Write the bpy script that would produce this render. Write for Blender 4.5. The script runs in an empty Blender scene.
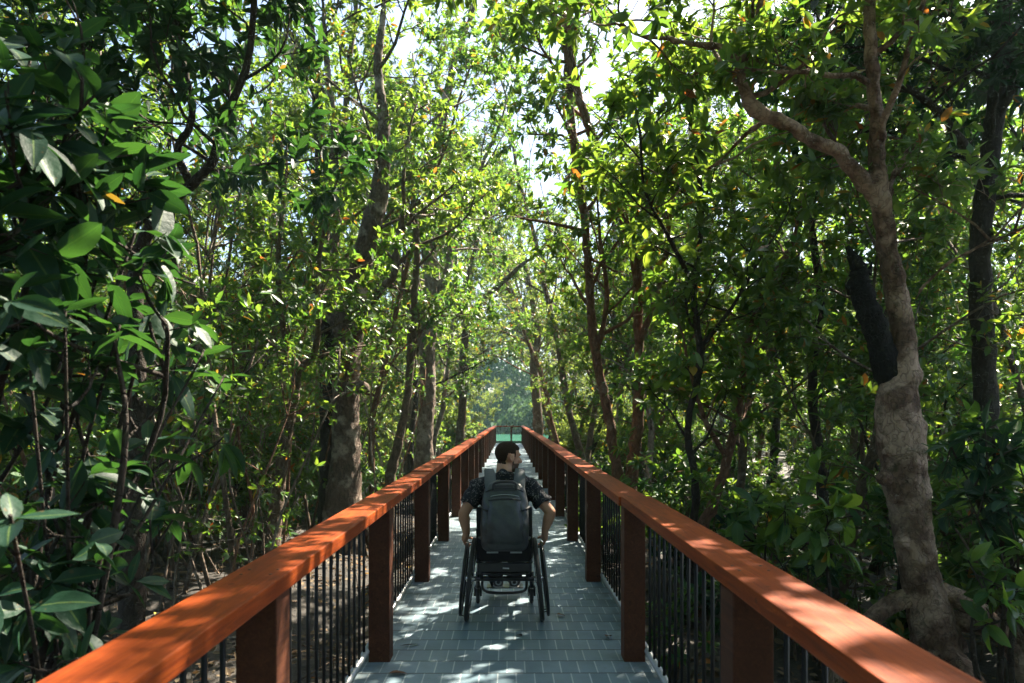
import bpy, bmesh, math, random
import numpy as np
from mathutils import Vector, Matrix, Quaternion

SC = bpy.context.scene
COL = SC.collection
PI = math.pi
rad = math.radians
RNG = np.random.default_rng(11)

# ------------------------------------------------------------------ camera
F_PX = 683.0
CAM = np.array((0.012, 0.0, 1.5))
HORIZON = 417.0                       # the picture is framed with the lens shifted up, verticals stay vertical
PITCH, YAW = 0.0, rad(-0.25)
cam_d = bpy.data.cameras.new('camera'); cam = bpy.data.objects.new('camera', cam_d); COL.objects.link(cam)
cam.location = CAM; cam.rotation_euler = (PI / 2 + PITCH, 0, YAW)
cam_d.sensor_width = 36; cam_d.lens = 36 * F_PX / 1024; cam_d.shift_y = (HORIZON - 341.5) / 1024
cam_d.clip_start = 0.05; cam_d.clip_end = 2000
cam_d.dof.use_dof = True; cam_d.dof.focus_distance = 5.2; cam_d.dof.aperture_fstop = 4.0
SC.camera = cam
ROT = np.array(cam.rotation_euler.to_matrix())

def at(px, py, Y):
    """world point seen at photo pixel (px, py) at depth Y along the boardwalk"""
    d = ROT @ np.array(((px - 512) / F_PX, (HORIZON - py) / F_PX, -1.0))
    return CAM + d * ((Y - CAM[1]) / d[1])

# ------------------------------------------------------------------ node helpers
def new_mat(name):
    m = bpy.data.materials.new(name); m.use_nodes = True
    nt = m.node_tree; nt.nodes.clear()
    return m, nt, nt.nodes, nt.links

def N(nt, typ, **kw):
    n = nt.nodes.new(typ)
    for k, v in kw.items():
        if k.startswith('i_'):
            n.inputs[k[2:].replace('_', ' ')].default_value = v
        else:
            setattr(n, k, v)
    return n

def math_n(nt, op, a, b=None, clamp=False):
    n = nt.nodes.new('ShaderNodeMath'); n.operation = op; n.use_clamp = clamp
    for i, v in enumerate((a, b)):
        if v is None: continue
        if isinstance(v, (int, float)): n.inputs[i].default_value = v
        else: nt.links.new(v, n.inputs[i])
    return n.outputs[0]

def mix_rgb(nt, fac, a, b, mode='MIX'):
    n = nt.nodes.new('ShaderNodeMix'); n.data_type = 'RGBA'; n.blend_type = mode
    for idx, v in ((0, fac), (6, a), (7, b)):
        if isinstance(v, (int, float)): n.inputs[idx].default_value = v
        elif isinstance(v, tuple): n.inputs[idx].default_value = (*v[:3], 1)
        else: nt.links.new(v, n.inputs[idx])
    return n.outputs[2]

def ramp(nt, fac, stops):
    n = nt.nodes.new('ShaderNodeValToRGB')
    el = n.color_ramp.elements
    while len(el) < len(stops): el.new(0.5)
    for e, (p, c) in zip(el, stops):
        e.position = p; e.color = (*c, 1) if len(c) == 3 else c
    nt.links.new(fac, n.inputs[0])
    return n.outputs[0]

def noise(nt, vec, scale, detail=4, rough=0.55, dist=0.0):
    n = nt.nodes.new('ShaderNodeTexNoise')
    n.inputs['Scale'].default_value = scale; n.inputs['Detail'].default_value = detail
    n.inputs['Roughness'].default_value = rough; n.inputs['Distortion'].default_value = dist
    if vec is not None: nt.links.new(vec, n.inputs['Vector'])
    return n.outputs['Fac']

def coords(nt, kind='Object', scale=(1, 1, 1)):
    t = nt.nodes.new('ShaderNodeTexCoord'); m = nt.nodes.new('ShaderNodeMapping')
    m.inputs['Scale'].default_value = scale
    nt.links.new(t.outputs[kind], m.inputs['Vector'])
    return m.outputs[0]

def world_coords(nt, scale=(1, 1, 1)):
    g = nt.nodes.new('ShaderNodeNewGeometry'); m = nt.nodes.new('ShaderNodeMapping')
    m.inputs['Scale'].default_value = scale
    nt.links.new(g.outputs['Position'], m.inputs['Vector'])
    return m.outputs[0]

def bump(nt, h, strength=0.4, dist=0.01):
    b = nt.nodes.new('ShaderNodeBump'); b.inputs['Strength'].default_value = strength
    b.inputs['Distance'].default_value = dist
    nt.links.new(h, b.inputs['Height'])
    return b.outputs[0]

def finish(nt, color, rough=0.5, normal=None, metal=0.0, spec=0.5):
    p = nt.nodes.new('ShaderNodeBsdfPrincipled'); o = nt.nodes.new('ShaderNodeOutputMaterial')
    for key, v in (('Base Color', color), ('Roughness', rough), ('Metallic', metal), ('Specular IOR Level', spec)):
        if isinstance(v, tuple): p.inputs[key].default_value = (*v[:3], 1)
        elif isinstance(v, (int, float)): p.inputs[key].default_value = v
        else: nt.links.new(v, p.inputs[key])
    if normal is not None: nt.links.new(normal, p.inputs['Normal'])
    nt.links.new(p.outputs[0], o.inputs[0])
    return p

def plain(name, color, rough=0.5, metal=0.0, var=0.25, scale=30, bmp=0.15, spec=0.5):
    m, nt, _, _ = new_mat(name)
    v = coords(nt)
    f = noise(nt, v, scale, 5)
    dark = tuple(c * (1 - var) for c in color); lite = tuple(min(1, c * (1 + var)) for c in color)
    c = mix_rgb(nt, f, dark, lite)
    r = math_n(nt, 'ADD', math_n(nt, 'MULTIPLY', f, 0.2), rough - 0.1)
    finish(nt, c, r, bump(nt, f, bmp, 0.004), metal, spec)
    return m

def leaf_mat(name, dark, light, trans_d, trans_l, yellow=0.03, tmix=0.42, rough=0.34, spec=0.5):
    m, nt, nodes, links = new_mat(name)
    a = N(nt, 'ShaderNodeAttribute', attribute_name='leaf_rnd').outputs['Fac']
    u = N(nt, 'ShaderNodeAttribute', attribute_name='leaf_u').outputs['Fac']
    oi = N(nt, 'ShaderNodeObjectInfo').outputs['Random']
    k = math_n(nt, 'ADD', math_n(nt, 'MULTIPLY', a, 0.7), math_n(nt, 'MULTIPLY', oi, 0.3))
    col = mix_rgb(nt, k, dark, light)
    tr = mix_rgb(nt, k, trans_d, trans_l)
    # a few old leaves turn yellow or orange
    old = math_n(nt, 'GREATER_THAN', a, 1 - yellow)
    oldc = mix_rgb(nt, math_n(nt, 'FRACT', math_n(nt, 'MULTIPLY', a, 731.0)), (0.42, 0.30, 0.03), (0.40, 0.10, 0.02))
    col = mix_rgb(nt, old, col, oldc); tr = mix_rgb(nt, old, tr, oldc)
    # paler midrib
    rib = math_n(nt, 'LESS_THAN', math_n(nt, 'ABSOLUTE', u), 0.07)
    col = mix_rgb(nt, math_n(nt, 'MULTIPLY', rib, 0.55), col, (0.16, 0.24, 0.06))
    blotch = noise(nt, coords(nt), 9.0, 3)
    col = mix_rgb(nt, math_n(nt, 'MULTIPLY', blotch, 0.45), col, tuple(c * 0.55 for c in dark))
    spot = noise(nt, coords(nt), 55.0, 2)
    col = mix_rgb(nt, math_n(nt, 'MULTIPLY', math_n(nt, 'GREATER_THAN', spot, 0.69), 0.7), col, (0.10, 0.065, 0.025))
    p = N(nt, 'ShaderNodeBsdfPrincipled'); links.new(col, p.inputs['Base Color'])
    p.inputs['Roughness'].default_value = rough
    p.inputs['Specular IOR Level'].default_value = spec
    links.new(bump(nt, noise(nt, coords(nt), 38.0, 3), 0.35, 0.01), p.inputs['Normal'])
    links.new(math_n(nt, 'ADD', math_n(nt, 'MULTIPLY', blotch, 0.3), rough - 0.08), p.inputs['Roughness'])
    t = N(nt, 'ShaderNodeBsdfTranslucent'); links.new(tr, t.inputs['Color'])
    mx = N(nt, 'ShaderNodeMixShader'); mx.inputs[0].default_value = tmix
    links.new(p.outputs[0], mx.inputs[1]); links.new(t.outputs[0], mx.inputs[2])
    o = N(nt, 'ShaderNodeOutputMaterial'); links.new(mx.outputs[0], o.inputs[0])
    return m

def bark_mat(name, base, pale, dark, lichen=0.45, scale=1.0):
    m, nt, _, _ = new_mat(name)
    v = coords(nt, 'Object', (1, 1, 0.45)); v2 = coords(nt)
    n1 = noise(nt, v, 22 * scale, 7, 0.65, 0.6)
    n2 = noise(nt, v2, 3.2 * scale, 5, 0.6)
    n3 = noise(nt, v2, 7.5 * scale, 6, 0.7)
    c = ramp(nt, n1, [(0.28, dark), (0.52, base), (0.75, tuple(min(1, x * 1.35) for x in base))])
    lm = ramp(nt, n2, [(lichen, (0, 0, 0)), (lichen + 0.1, (1, 1, 1))])
    c = mix_rgb(nt, math_n(nt, 'MULTIPLY', lm, 0.75), c, pale)
    ms = ramp(nt, n3, [(0.56, (0, 0, 0)), (0.68, (1, 1, 1))])
    c = mix_rgb(nt, math_n(nt, 'MULTIPLY', ms, 0.6), c, (0.05, 0.055, 0.022))
    vo = nt.nodes.new('ShaderNodeTexVoronoi'); vo.inputs['Scale'].default_value = 26 * scale
    nt.links.new(v, vo.inputs['Vector'])
    ve = nt.nodes.new('ShaderNodeTexVoronoi'); ve.feature = 'DISTANCE_TO_EDGE'; ve.inputs['Scale'].default_value = 15 * scale
    wv = nt.nodes.new('ShaderNodeVectorMath'); wv.operation = 'ADD'
    nz = nt.nodes.new('ShaderNodeTexNoise'); nz.inputs['Scale'].default_value = 11; nt.links.new(v2, nz.inputs['Vector'])
    sc = nt.nodes.new('ShaderNodeVectorMath'); sc.operation = 'SCALE'; sc.inputs['Scale'].default_value = 0.22; nt.links.new(nz.outputs['Color'], sc.inputs[0])
    nt.links.new(v, wv.inputs[0]); nt.links.new(sc.outputs[0], wv.inputs[1]); nt.links.new(wv.outputs[0], ve.inputs['Vector'])
    crack = ramp(nt, ve.outputs['Distance'], [(0.0, (1, 1, 1)), (0.10, (0, 0, 0))])
    c = mix_rgb(nt, math_n(nt, 'MULTIPLY', math_n(nt, 'MULTIPLY', crack, n1), 0.6, True), c, dark)
    h = math_n(nt, 'SUBTRACT', math_n(nt, 'ADD', n1, math_n(nt, 'MULTIPLY', vo.outputs['Distance'], 0.5)), math_n(nt, 'MULTIPLY', crack, 0.5))
    finish(nt, c, 0.85, bump(nt, h, 0.9, 0.02), 0, 0.25)
    return m

def timber_mat(name, base, dark, lite, rough=0.42, gap=(1, 0.06, 1)):
    m, nt, _, _ = new_mat(name)
    v = world_coords(nt, (14, 0.8, 14)); vw = world_coords(nt)
    g = noise(nt, v, 3.2, 8, 0.62, 1.2)
    b = noise(nt, vw, 1.7, 5, 0.6)
    f = noise(nt, vw, 60, 3)
    c = ramp(nt, g, [(0.22, dark), (0.5, base), (0.8, lite)])
    c = mix_rgb(nt, math_n(nt, 'MULTIPLY', ramp(nt, b, [(0.42, (0, 0, 0)), (0.72, (1, 1, 1))]), 0.5), c, dark)
    oi = N(nt, 'ShaderNodeObjectInfo').outputs['Random']
    hs = N(nt, 'ShaderNodeHueSaturation'); nt.links.new(c, hs.inputs['Color'])
    nt.links.new(math_n(nt, 'ADD', math_n(nt, 'MULTIPLY', oi, 0.35), 0.82), hs.inputs['Value'])
    vo = nt.nodes.new('ShaderNodeTexVoronoi'); vo.inputs['Scale'].default_value = 9; nt.links.new(vw, vo.inputs['Vector'])
    wear = ramp(nt, noise(nt, world_coords(nt, (6, 1.1, 6)), 4.0, 8, 0.72, 0.8), [(0.58, (0, 0, 0)), (0.66, (1, 1, 1))])
    knot = math_n(nt, 'LESS_THAN', vo.outputs['Distance'], 0.09)
    c = mix_rgb(nt, math_n(nt, 'MULTIPLY', knot, 0.55), mix_rgb(nt, math_n(nt, 'MULTIPLY', wear, 0.45), hs.outputs[0], tuple(x * 1.3 for x in lite)), tuple(x * 0.4 for x in dark))
    r = math_n(nt, 'ADD', math_n(nt, 'MULTIPLY', b, 0.28), rough - 0.12)
    finish(nt, c, r, bump(nt, math_n(nt, 'ADD', g, math_n(nt, 'MULTIPLY', f, 0.3)), 0.35, 0.005), 0, 0.2)
    return m

M = {}
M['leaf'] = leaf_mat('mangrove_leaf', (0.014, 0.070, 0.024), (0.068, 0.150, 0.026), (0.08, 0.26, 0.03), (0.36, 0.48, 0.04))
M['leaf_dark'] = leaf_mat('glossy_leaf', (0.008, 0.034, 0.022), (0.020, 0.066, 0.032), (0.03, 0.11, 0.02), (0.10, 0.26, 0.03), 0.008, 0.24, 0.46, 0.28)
M['leaf_far_lit'] = leaf_mat('far_leaf_lit', (0.028, 0.080, 0.028), (0.10, 0.16, 0.035), (0.18, 0.32, 0.05), (0.46, 0.52, 0.08), 0.03, 0.5, 0.5, 0.35)  # distant copy of the leaf, backlight put into its paler, yellower colour
M['bark'] = bark_mat('bark', (0.15, 0.105, 0.075), (0.34, 0.30, 0.25), (0.04, 0.028, 0.02), 0.56)
M['bark_red'] = bark_mat('reddish_bark', (0.20, 0.105, 0.065), (0.36, 0.27, 0.21), (0.06, 0.03, 0.02), 0.58)
M['bark_pale'] = bark_mat('pale_bark', (0.20, 0.15, 0.12), (0.46, 0.40, 0.34), (0.05, 0.036, 0.026), 0.50)
M['bark_dark'] = bark_mat('dark_bark', (0.045, 0.034, 0.028), (0.12, 0.11, 0.10), (0.012, 0.010, 0.009), 0.66)
M['bark_big'] = bark_mat('mottled_bark', (0.17, 0.100, 0.072), (0.50, 0.34, 0.26), (0.035, 0.022, 0.016), 0.47, 1.0)
M['rail_wood'] = timber_mat('stained_timber', (0.25, 0.043, 0.006), (0.10, 0.016, 0.004), (0.40, 0.082, 0.011), 0.52)
M['post_wood'] = timber_mat('post_timber', (0.080, 0.027, 0.014), (0.036, 0.012, 0.007), (0.12, 0.044, 0.019), 0.55)
M['black_metal'] = plain('black_metal', (0.008, 0.008, 0.009), 0.6, 0.0, 0.3, 40, 0.15, 0.3)
M['screw'] = plain('screw_head', (0.05, 0.045, 0.04), 0.45, 0.7, 0.3, 30)
M['galv'] = plain('galvanised_steel', (0.34, 0.35, 0.35), 0.42, 0.75, 0.3, 25)
M['tyre'] = plain('tyre_rubber', (0.018, 0.018, 0.019), 0.75, 0, 0.3, 60)
M['chair_metal'] = plain('black_frame', (0.016, 0.017, 0.019), 0.32, 0.2, 0.2, 40)
M['alu'] = plain('aluminium', (0.55, 0.56, 0.57), 0.3, 0.95, 0.1, 40)
M['chair_cloth'] = plain('seat_cloth', (0.012, 0.012, 0.014), 0.85, 0, 0.3, 120)
M['pack'] = plain('backpack_fabric', (0.034, 0.040, 0.045), 0.42, 0, 0.45, 30, 0.8)
M['pack_dark'] = plain('backpack_trim', (0.016, 0.018, 0.021), 0.7, 0, 0.3, 90, 0.3)
M['strap'] = plain('grey_strap', (0.062, 0.072, 0.078), 0.85, 0, 0.2, 150, 0.3)
M['grey_mark'] = plain('reflective_tape', (0.30, 0.32, 0.32), 0.5, 0, 0.1, 80)
M['white_mark'] = plain('white_mark', (0.75, 0.76, 0.76), 0.5, 0, 0.05, 80)
M['trouser'] = plain('trouser_cloth', (0.025, 0.028, 0.036), 0.9, 0, 0.3, 60, 0.3)
M['shoe'] = plain('shoe_leather', (0.03, 0.03, 0.032), 0.6, 0, 0.25, 60)
M['sole'] = plain('shoe_sole', (0.32, 0.31, 0.29), 0.7, 0, 0.2, 60)
M['hair'] = plain('hair', (0.030, 0.019, 0.013), 0.9, 0, 0.6, 200, 1.0, 0.15)
M['beard'] = plain('stubble', (0.085, 0.045, 0.030), 0.8, 0, 0.5, 300, 0.5)
M['eye'] = plain('eye', (0.5, 0.48, 0.45), 0.2, 0, 0.05, 30)
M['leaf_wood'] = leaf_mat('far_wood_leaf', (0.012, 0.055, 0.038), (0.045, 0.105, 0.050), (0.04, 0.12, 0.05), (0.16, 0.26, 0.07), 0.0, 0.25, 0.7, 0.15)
M['litter'] = leaf_mat('dry_leaf', (0.07, 0.042, 0.022), (0.27, 0.18, 0.10), (0.14, 0.07, 0.03), (0.2, 0.13, 0.05), 0.05, 0.12, 0.7)
M['dry_leaf'] = plain('brown_leaf', (0.13, 0.06, 0.03), 0.7, 0, 0.4, 60)
M['black_leaf'] = plain('blackened_leaf', (0.03, 0.022, 0.018), 0.7, 0, 0.4, 60)
M['moss_stone'] = plain('concrete', (0.22, 0.21, 0.19), 0.9, 0, 0.3, 12)

def skin_mat():
    m, nt, _, _ = new_mat('skin')
    f = noise(nt, coords(nt), 18, 4)
    c = mix_rgb(nt, f, (0.36, 0.18, 0.115), (0.50, 0.28, 0.19))
    p = finish(nt, c, 0.48, bump(nt, noise(nt, coords(nt), 160, 3), 0.12, 0.002), 0, 0.4)
    p.inputs['Subsurface Weight'].default_value = 0.12
    p.inputs['Subsurface Radius'].default_value = (0.02, 0.008, 0.004)
    p.inputs['Subsurface Scale'].default_value = 0.4
    return m
M['skin'] = skin_mat()

def shirt_mat():
    m, nt, _, _ = new_mat('patterned_cotton')
    v = coords(nt)
    vo = nt.nodes.new('ShaderNodeTexVoronoi'); vo.inputs['Scale'].default_value = 15
    vo.inputs['Randomness'].default_value = 1.0
    w = nt.nodes.new('ShaderNodeTexNoise'); w.inputs['Scale'].default_value = 9; nt.links.new(v, w.inputs['Vector'])
    mv = nt.nodes.new('ShaderNodeVectorMath'); mv.operation = 'ADD'
    nt.links.new(v, mv.inputs[0]); nt.links.new(w.outputs['Color'], mv.inputs[1]); nt.links.new(mv.outputs[0], vo.inputs['Vector'])
    pat = ramp(nt, vo.outputs['Distance'], [(0.30, (1, 1, 1)), (0.38, (0, 0, 0))])
    n2 = noise(nt, v, 26, 4)
    c = mix_rgb(nt, math_n(nt, 'MULTIPLY', pat, n2), (0.016, 0.017, 0.022), (0.27, 0.25, 0.25))
    fold = noise(nt, coords(nt, 'Object', (1, 1, 0.5)), 9, 4, 0.55, 0.8)
    finish(nt, c, 0.9, bump(nt, fold, 0.6, 0.03), 0, 0.3)
    return m
M['shirt'] = shirt_mat()

def deck_mat():
    m, nt, _, _ = new_mat('deck_pavers')
    g = N(nt, 'ShaderNodeNewGeometry'); s = N(nt, 'ShaderNodeSeparateXYZ'); nt.links.new(g.outputs['Position'], s.inputs[0])
    v = math_n(nt, 'DIVIDE', s.outputs['Y'], 0.2)
    row = math_n(nt, 'FLOOR', v); fv = math_n(nt, 'SUBTRACT', v, row)
    odd = math_n(nt, 'FLOORED_MODULO', row, 2.0)
    u = math_n(nt, 'ADD', math_n(nt, 'DIVIDE', s.outputs['X'], 0.107), math_n(nt, 'MULTIPLY', odd, 0.5))
    ci = math_n(nt, 'FLOOR', u); fu = math_n(nt, 'SUBTRACT', u, ci)
    du = math_n(nt, 'ABSOLUTE', math_n(nt, 'SUBTRACT', fu, 0.5)); dv = math_n(nt, 'ABSOLUTE', math_n(nt, 'SUBTRACT', fv, 0.5))
    mu = math_n(nt, 'GREATER_THAN', du, 0.464)
    mv = math_n(nt, 'GREATER_THAN', dv, 0.470)
    cb = N(nt, 'ShaderNodeCombineXYZ'); nt.links.new(ci, cb.inputs[0]); nt.links.new(row, cb.inputs[1])
    wn = N(nt, 'ShaderNodeTexWhiteNoise'); nt.links.new(cb.outputs[0], wn.inputs['Vector'])
    fine = noise(nt, g.outputs['Position'], 130, 4); big = noise(nt, g.outputs['Position'], 2.2, 5, 0.65)
    c = mix_rgb(nt, wn.outputs['Value'], (0.125, 0.195, 0.240), (0.225, 0.30, 0.35))
    c = mix_rgb(nt, math_n(nt, 'MULTIPLY', fine, 0.3), c, (0.10, 0.125, 0.135))
    c = mix_rgb(nt, math_n(nt, 'MULTIPLY', ramp(nt, big, [(0.45, (0, 0, 0)), (0.7, (1, 1, 1))]), 0.45), c, (0.10, 0.125, 0.13))
    c = mix_rgb(nt, math_n(nt, 'MULTIPLY', mu, 0.8), c, (0.42, 0.47, 0.48))
    c = mix_rgb(nt, math_n(nt, 'MULTIPLY', mv, 0.95), c, (0.035, 0.045, 0.05))  # cross joints: shadow in the gap put into the colour
    edge = math_n(nt, 'MULTIPLY', math_n(nt, 'SUBTRACT', math_n(nt, 'ABSOLUTE', s.outputs['X']), 0.55), 3.2, True)
    dirt = math_n(nt, 'MULTIPLY', edge, ramp(nt, noise(nt, g.outputs['Position'], 7.0, 6, 0.7), [(0.38, (0, 0, 0)), (0.66, (1, 1, 1))]))
    c = mix_rgb(nt, math_n(nt, 'MULTIPLY', dirt, 0.7), c, (0.055, 0.052, 0.042))
    st = ramp(nt, noise(nt, g.outputs['Position'], 5.0, 7, 0.75, 0.5), [(0.60, (0, 0, 0)), (0.68, (1, 1, 1))])
    c = mix_rgb(nt, math_n(nt, 'MULTIPLY', st, 0.35), c, (0.07, 0.08, 0.078))
    h = math_n(nt, 'SUBTRACT', math_n(nt, 'MULTIPLY', fine, 0.15), math_n(nt, 'MAXIMUM', math_n(nt, 'MULTIPLY', mu, 0.4), mv))
    r = math_n(nt, 'ADD', math_n(nt, 'MULTIPLY', big, 0.3), 0.36)
    finish(nt, c, r, bump(nt, h, 0.5, 0.006))
    return m
M['deck'] = deck_mat()

def ground_mat():
    m, nt, _, _ = new_mat('leafy_mud')
    v = world_coords(nt)
    a = noise(nt, v, 1.1, 6, 0.65); b = noise(nt, v, 24, 5, 0.7)
    c = ramp(nt, b, [(0.3, (0.010, 0.008, 0.006)), (0.55, (0.028, 0.021, 0.015)), (0.78, (0.075, 0.052, 0.034))])
    c = mix_rgb(nt, math_n(nt, 'MULTIPLY', ramp(nt, a, [(0.4, (0, 0, 0)), (0.65, (1, 1, 1))]), 0.75), c, (0.022, 0.018, 0.014))
    r = math_n(nt, 'ADD', math_n(nt, 'MULTIPLY', a, 0.5), 0.35)
    finish(nt, c, r, bump(nt, b, 0.8, 0.05))
    return m
M['ground'] = ground_mat()

def water_mat():
    m, nt, _, _ = new_mat('green_water')
    n1 = noise(nt, world_coords(nt, (1, 0.4, 1)), 2.5, 3)
    finish(nt, (0.035, 0.14, 0.095), 0.15, bump(nt, n1, 0.15, 0.05))
    return m
M['water'] = water_mat()

# ------------------------------------------------------------------ object helpers
def set_props(o, label=None, cat=None, group=None, kind=None):
    if label: o['label'] = label
    if cat: o['category'] = cat
    if group: o['group'] = group
    if kind: o['kind'] = kind
    return o

def empty(name, loc, label, cat, group=None, rz=0.0):
    o = bpy.data.objects.new(name, None); COL.objects.link(o)
    o.empty_display_size = 0.2
    o.location = loc; o.rotation_euler = (0, 0, rz)
    return set_props(o, label, cat, group)

def link_mesh(name, me, mat=None, parent=None):
    o = bpy.data.objects.new(name, me); COL.objects.link(o)
    if mat is not None and not me.materials: me.materials.append(mat)
    if parent is not None: o.parent = parent
    return o

def np_mesh(name, co, loops, counts, attrs=None, smooth=True):
    me = bpy.data.meshes.new(name)
    co = np.asarray(co, dtype=np.float32); loops = np.asarray(loops, dtype=np.int32); counts = np.asarray(counts, dtype=np.int32)
    me.vertices.add(len(co)); me.vertices.foreach_set('co', co.ravel())
    me.loops.add(len(loops)); me.loops.foreach_set('vertex_index', loops)
    me.polygons.add(len(counts))
    starts = np.concatenate(([0], np.cumsum(counts)[:-1])).astype(np.int32)
    me.polygons.foreach_set('loop_start', starts)
    me.polygons.foreach_set('use_smooth', np.full(len(counts), smooth))
    for k, v in (attrs or {}).items():
        a = me.attributes.new(k, 'FLOAT', 'POINT'); a.data.foreach_set('value', np.asarray(v, dtype=np.float32))
    me.update(calc_edges=True)
    return me

class MB:
    """collects shapes into one mesh"""
    def __init__(self): self.v, self.f, self.n = [], [], 0
    def add(self, verts, faces):
        verts = np.asarray(verts, float)
        self.v.append(verts); self.f += [tuple(i + self.n for i in f) for f in faces]; self.n += len(verts)
    def box(self, x0, x1, y0, y1, z0, z1, mat=None):
        p = np.array([(x, y, z) for z in (z0, z1) for y in (y0, y1) for x in (x0, x1)], float)
        if mat is not None: p = p @ np.array(mat).T[:3, :3] if False else np.array([tuple(mat @ Vector(q)) for q in p])
        self.add(p, [(0, 2, 3, 1), (4, 5, 7, 6), (0, 1, 5, 4), (2, 6, 7, 3), (0, 4, 6, 2), (1, 3, 7, 5)])
    def tube(self, path, radii, seg=8, cap=True, rough=None, rng=None):
        path = np.asarray(path, float); n = len(path)
        radii = np.broadcast_to(np.asarray(radii, float), (n,))
        t = np.gradient(path, axis=0); t /= np.linalg.norm(t, axis=1)[:, None] + 1e-9
        ref = np.array((0, 0, 1.0)) if abs(t[0][2]) < 0.9 else np.array((1.0, 0, 0))
        u = np.cross(t[0], ref); u /= np.linalg.norm(u)
        ang = np.arange(seg) * 2 * PI / seg
        V = []
        for i in range(n):
            u = u - t[i] * np.dot(u, t[i]); u /= np.linalg.norm(u) + 1e-9
            w = np.cross(t[i], u)
            r = radii[i] * np.ones(seg)
            if rough and rng is not None: r = r * (1 + rng.normal(0, rough, seg))
            V.append(path[i] + np.cos(ang)[:, None] * u * r[:, None] + np.sin(ang)[:, None] * w * r[:, None])
        V = np.concatenate(V)
        Fc = []
        for i in range(n - 1):
            for j in range(seg):
                k = (j + 1) % seg
                Fc.append((i * seg + j, i * seg + k, (i + 1) * seg + k, (i + 1) * seg + j))
        if cap:
            Fc.append(tuple(reversed(range(seg)))); Fc.append(tuple((n - 1) * seg + j for j in range(seg)))
        self.add(V, Fc)
    def torus(self, c, axis, R, r, seg=48, ring=8, a0=0.0, a1=2 * PI):
        c = np.asarray(c, float); ax = np.asarray(axis, float); ax /= np.linalg.norm(ax)
        u = np.cross(ax, (0, 0, 1.0)) if abs(ax[2]) < 0.9 else np.cross(ax, (1.0, 0, 0))
        u /= np.linalg.norm(u); w = np.cross(ax, u)
        V, Fc = [], []
        for i in range(seg):
            a = i * 2 * PI / seg; d = math.cos(a) * u + math.sin(a) * w
            for j in range(ring):
                b = j * 2 * PI / ring
                V.append(c + d * (R + r * math.cos(b)) + ax * r * math.sin(b))
        for i in range(seg):
            for j in range(ring):
                i2, j2 = (i + 1) % seg, (j + 1) % ring
                Fc.append((i * ring + j, i2 * ring + j, i2 * ring + j2, i * ring + j2))
        self.add(V, Fc)
    def ellipsoid(self, c, r, rot=None, nu=20, nv=14):
        c = np.asarray(c, float); V, Fc = [], []
        R = np.eye(3) if rot is None else np.array(rot)
        for i in range(nv + 1):
            th = PI * i / nv
            for j in range(nu):
                ph = 2 * PI * j / nu
                V.append(c + R @ (np.array((math.sin(th) * math.cos(ph), math.sin(th) * math.sin(ph), math.cos(th))) * r))
        for i in range(nv):
            for j in range(nu):
                k = (j + 1) % nu
                Fc.append((i * nu + j, (i + 1) * nu + j, (i + 1) * nu + k, i * nu + k))
        self.add(V, Fc)
    def capsule(self, p, q, r1, r2, seg=14):
        p, q = np.asarray(p, float), np.asarray(q, float)
        d = (q - p) / (np.linalg.norm(q - p) + 1e-9)
        pts, rr = [], []
        for a in (85, 60, 30): pts.append(p - d * r1 * math.sin(rad(a))); rr.append(r1 * math.cos(rad(a)))
        pts.append(p); rr.append(r1); pts.append(q); rr.append(r2)
        for a in (30, 60, 85): pts.append(q + d * r2 * math.sin(rad(a))); rr.append(r2 * math.cos(rad(a)))
        self.tube(pts, rr, seg)
    def mesh(self, name, smooth=True):
        co = np.concatenate(self.v)
        counts = [len(f) for f in self.f]
        loops = [i for f in self.f for i in f]
        return np_mesh(name, co, loops, counts, None, smooth)
    def build(self, name, mat, parent=None, smooth=True, bevel=0.0, seg=2):
        me = self.mesh(name, smooth)
        if bevel:
            bm = bmesh.new(); bm.from_mesh(me)
            bmesh.ops.remove_doubles(bm, verts=bm.verts, dist=1e-5)
            es = [e for e in bm.edges if len(e.link_faces) == 2 and e.calc_face_angle(0) > 0.6]
            bmesh.ops.bevel(bm, geom=es, offset=bevel, segments=seg, affect='EDGES', profile=0.6, clamp_overlap=True)
            bm.to_mesh(me); bm.free(); me.update()
            me.polygons.foreach_set('use_smooth', np.zeros(len(me.polygons), bool))
        return link_mesh(name, me, mat, parent)

def voxel_mesh(mb, name, vox, smooth_it=6, fac=0.5):
    """merge overlapping shapes into one continuous skin"""
    me = mb.mesh(name + '_raw')
    o = bpy.data.objects.new(name + '_raw', me); COL.objects.link(o)
    r = o.modifiers.new('r', 'REMESH'); r.mode = 'VOXEL'; r.voxel_size = vox; r.use_smooth_shade = True
    s = o.modifiers.new('s', 'SMOOTH'); s.iterations = smooth_it; s.factor = fac
    dg = bpy.context.evaluated_depsgraph_get(); dg.update()
    out = bpy.data.meshes.new_from_object(o.evaluated_get(dg)); out.name = name
    bpy.data.objects.remove(o); bpy.data.meshes.remove(me)
    out.polygons.foreach_set('use_smooth', np.ones(len(out.polygons), bool))
    return out

# ------------------------------------------------------------------ leaves
def unit(a): return a / (np.linalg.norm(a, axis=-1, keepdims=True) + 1e-9)

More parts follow.
